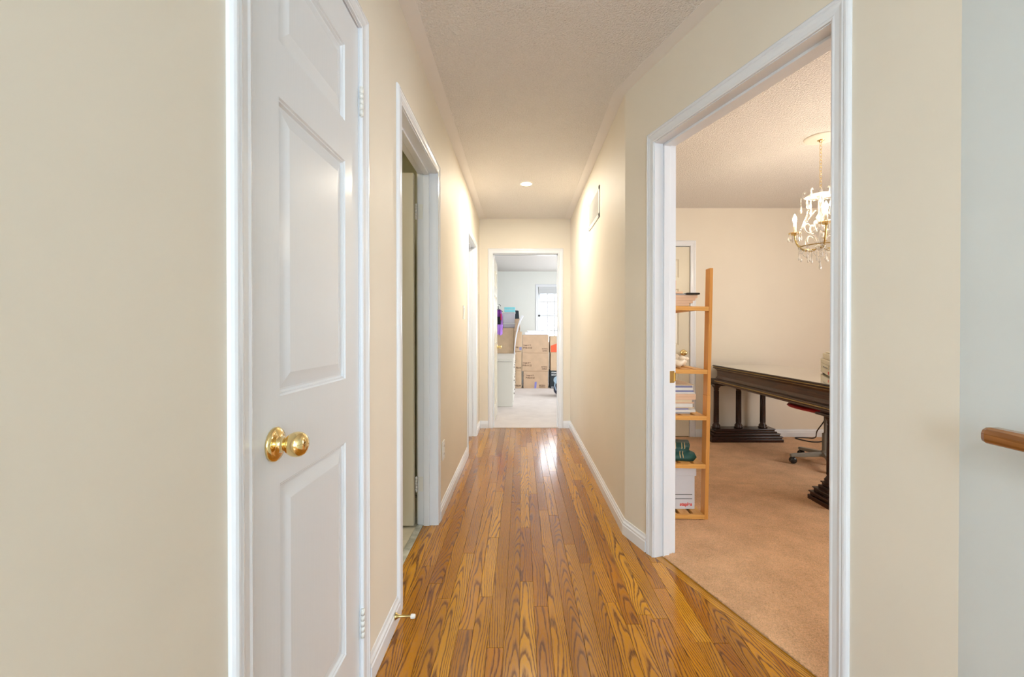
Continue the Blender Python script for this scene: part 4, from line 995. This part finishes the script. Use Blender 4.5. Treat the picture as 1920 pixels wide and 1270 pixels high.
for k in range(6):                                              # upturned crown scrolls with a drop each
    a = math.radians(25 + 60 * k)
    pts = [P3(a, .035, 2.048), P3(a, .070, 2.040), P3(a, .098, 2.050), P3(a, .104, 2.072), P3(a, .094, 2.086), P3(a, .084, 2.078)]
    MB().tube(bez(pts, 4), 0.0055, 8).build('crown_scroll', 'crystal', ch)
    mb = MB(); top = Vector(P3(a, .112, 2.045))
    for i in range(3): mb.ball(top + Vector((0, 0, -0.010 * i)), 0.0048, 6)
    mb.tube([top + Vector((0, 0, -.025)), top + Vector((0, 0, -.055))], 0.0012, 5); drop(mb, top + Vector((0, 0, -.050)), 1.15)
    mb.build('crystal_drop', 'crystal', ch)
    b_ = math.radians(55 + 60 * k); mb = MB(); top = Vector(P3(b_, .088, 2.035)); mb.ball(top, .0048, 6); drop(mb, top + Vector((0, 0, -.006)), 1.0); mb.build('crystal_drop', 'crystal', ch)
for k in range(3):
    a = math.radians(245.2 - 130.4 * k if k < 2 else 0.0)
    arm = [P3(a, .015, 1.70), P3(a, .05, 1.682), P3(a, .10, 1.690), P3(a, .145, 1.725), P3(a, .170, 1.770), P3(a, .177, 1.812)]
    am = MB().tube(bez(arm, 5), [0.006] * 26, 8).build('arm', 'brass_old', ch)
    mb = MB()
    for i in range(9):                                           # leaf curls along the arm
        p = Vector(bez(arm, 5)[3 + 2 * i]); s_ = 1 if i % 2 else -1
        mb.tube([p, p + Vector((-s_ * .010 * math.sin(a), s_ * .010 * math.cos(a), .012)), p + Vector((-s_ * .018 * math.sin(a), s_ * .018 * math.cos(a), .008))], [.0035, .003, .001], 6)
    mb.build('arm_leaf', 'brass_old', am)
    e = P3(a, .177, 0)
    MB().lathe([(0, 1.812), (0.012, 1.812), (0.030, 1.820), (0.042, 1.828), (0.040, 1.831), (0.026, 1.826), (0.014, 1.824), (0.013, 1.836), (0, 1.836)], (e[0], e[1], 0), n=16).build('candle_pan', 'brass', ch)
    MB().lathe([(0, 1.8365), (0.0105, 1.8365), (0.0105, 1.903), (0, 1.903)], (e[0], e[1], 0), n=14).build('candle_sleeve', 'ivory', ch)
    MB().lathe([(0, 1.9035), (0.006, 1.9035), (0.010, 1.912), (0.0130, 1.924), (0.0115, 1.938), (0.006, 1.952), (0.0018, 1.963), (0, 1.965)], (e[0], e[1], 0), n=14).build('bulb', 'bulb', ch)
    for j in range(6):                                           # drops round each pan
        b_ = 2 * PI * j / 6 + .3; mb = MB(); t_ = Vector((e[0] + .039 * math.cos(b_), e[1] + .039 * math.sin(b_), 1.826)); mb.ball(t_, .004, 6); mb.ball(t_ - Vector((0, 0, .009)), .004, 6); drop(mb, t_ - Vector((0, 0, .013)), .95); mb.build('crystal_drop', 'crystal', ch)
    strand([Vector(P3(a, .090, 2.040)), Vector(P3(a, .080, 1.98)), Vector(P3(a, .092, 1.93)), Vector(P3(a, .120, 1.87)), Vector(P3(a, .150, 1.815))], 0.0058)
    strand([Vector(P3(a, .030, 1.96)), Vector(P3(a, .060, 1.93)), Vector(P3(a, .100, 1.885)), Vector(P3(a, .135, 1.85))], 0.0052)
for k in range(6):                                              # inner scrolls
    a = math.radians(35 + 60 * k)
    pts = [P3(a, .022, 1.83), P3(a, .055, 1.800), P3(a, .085, 1.815), P3(a, .092, 1.850), P3(a, .072, 1.866), P3(a, .060, 1.848)]
    MB().tube(bez(pts, 4), 0.0052, 8).build('scroll', 'crystal', ch)
    pts = [P3(a + .5, .020, 1.72), P3(a + .5, .05, 1.775), P3(a + .5, .085, 1.77), P3(a + .5, .095, 1.735), P3(a + .5, .075, 1.71)]
    MB().tube(bez(pts, 4), 0.0050, 8).build('scroll', 'crystal', ch)
for k in range(9):                                              # lower swags and hanging drops
    a0 = 2 * PI * k / 9; a1 = 2 * PI * (k + 1) / 9; q = []
    for i in range(7):
        u = i / 6; q.append(Vector(P3(a0 + (a1 - a0) * u, .125, 1.705 - .050 * math.sin(PI * u))))
    strand(q, 0.0046)
    strand([Vector(P3(a0, .125, 1.705)), Vector(P3(a0, .125, 1.655))], 0.0042, 'crystal_drop', 0.9)
    strand([Vector(P3(a0 + .35, .070, 1.69)), Vector(P3(a0 + .35, .070, 1.64))], 0.0042, 'crystal_drop', 0.9)
MB().lathe([(0.118, 1.702), (0.128, 1.702), (0.130, 1.707), (0.118, 1.709), (0.118, 1.702)], (CHX, CHY, 0), n=36, cap=False).build('brass_ring', 'brass_old', ch)
strand([Vector((CHX, CHY, 1.675)), Vector((CHX, CHY, 1.595))], 0.005, 'crystal_drop', 1.1)
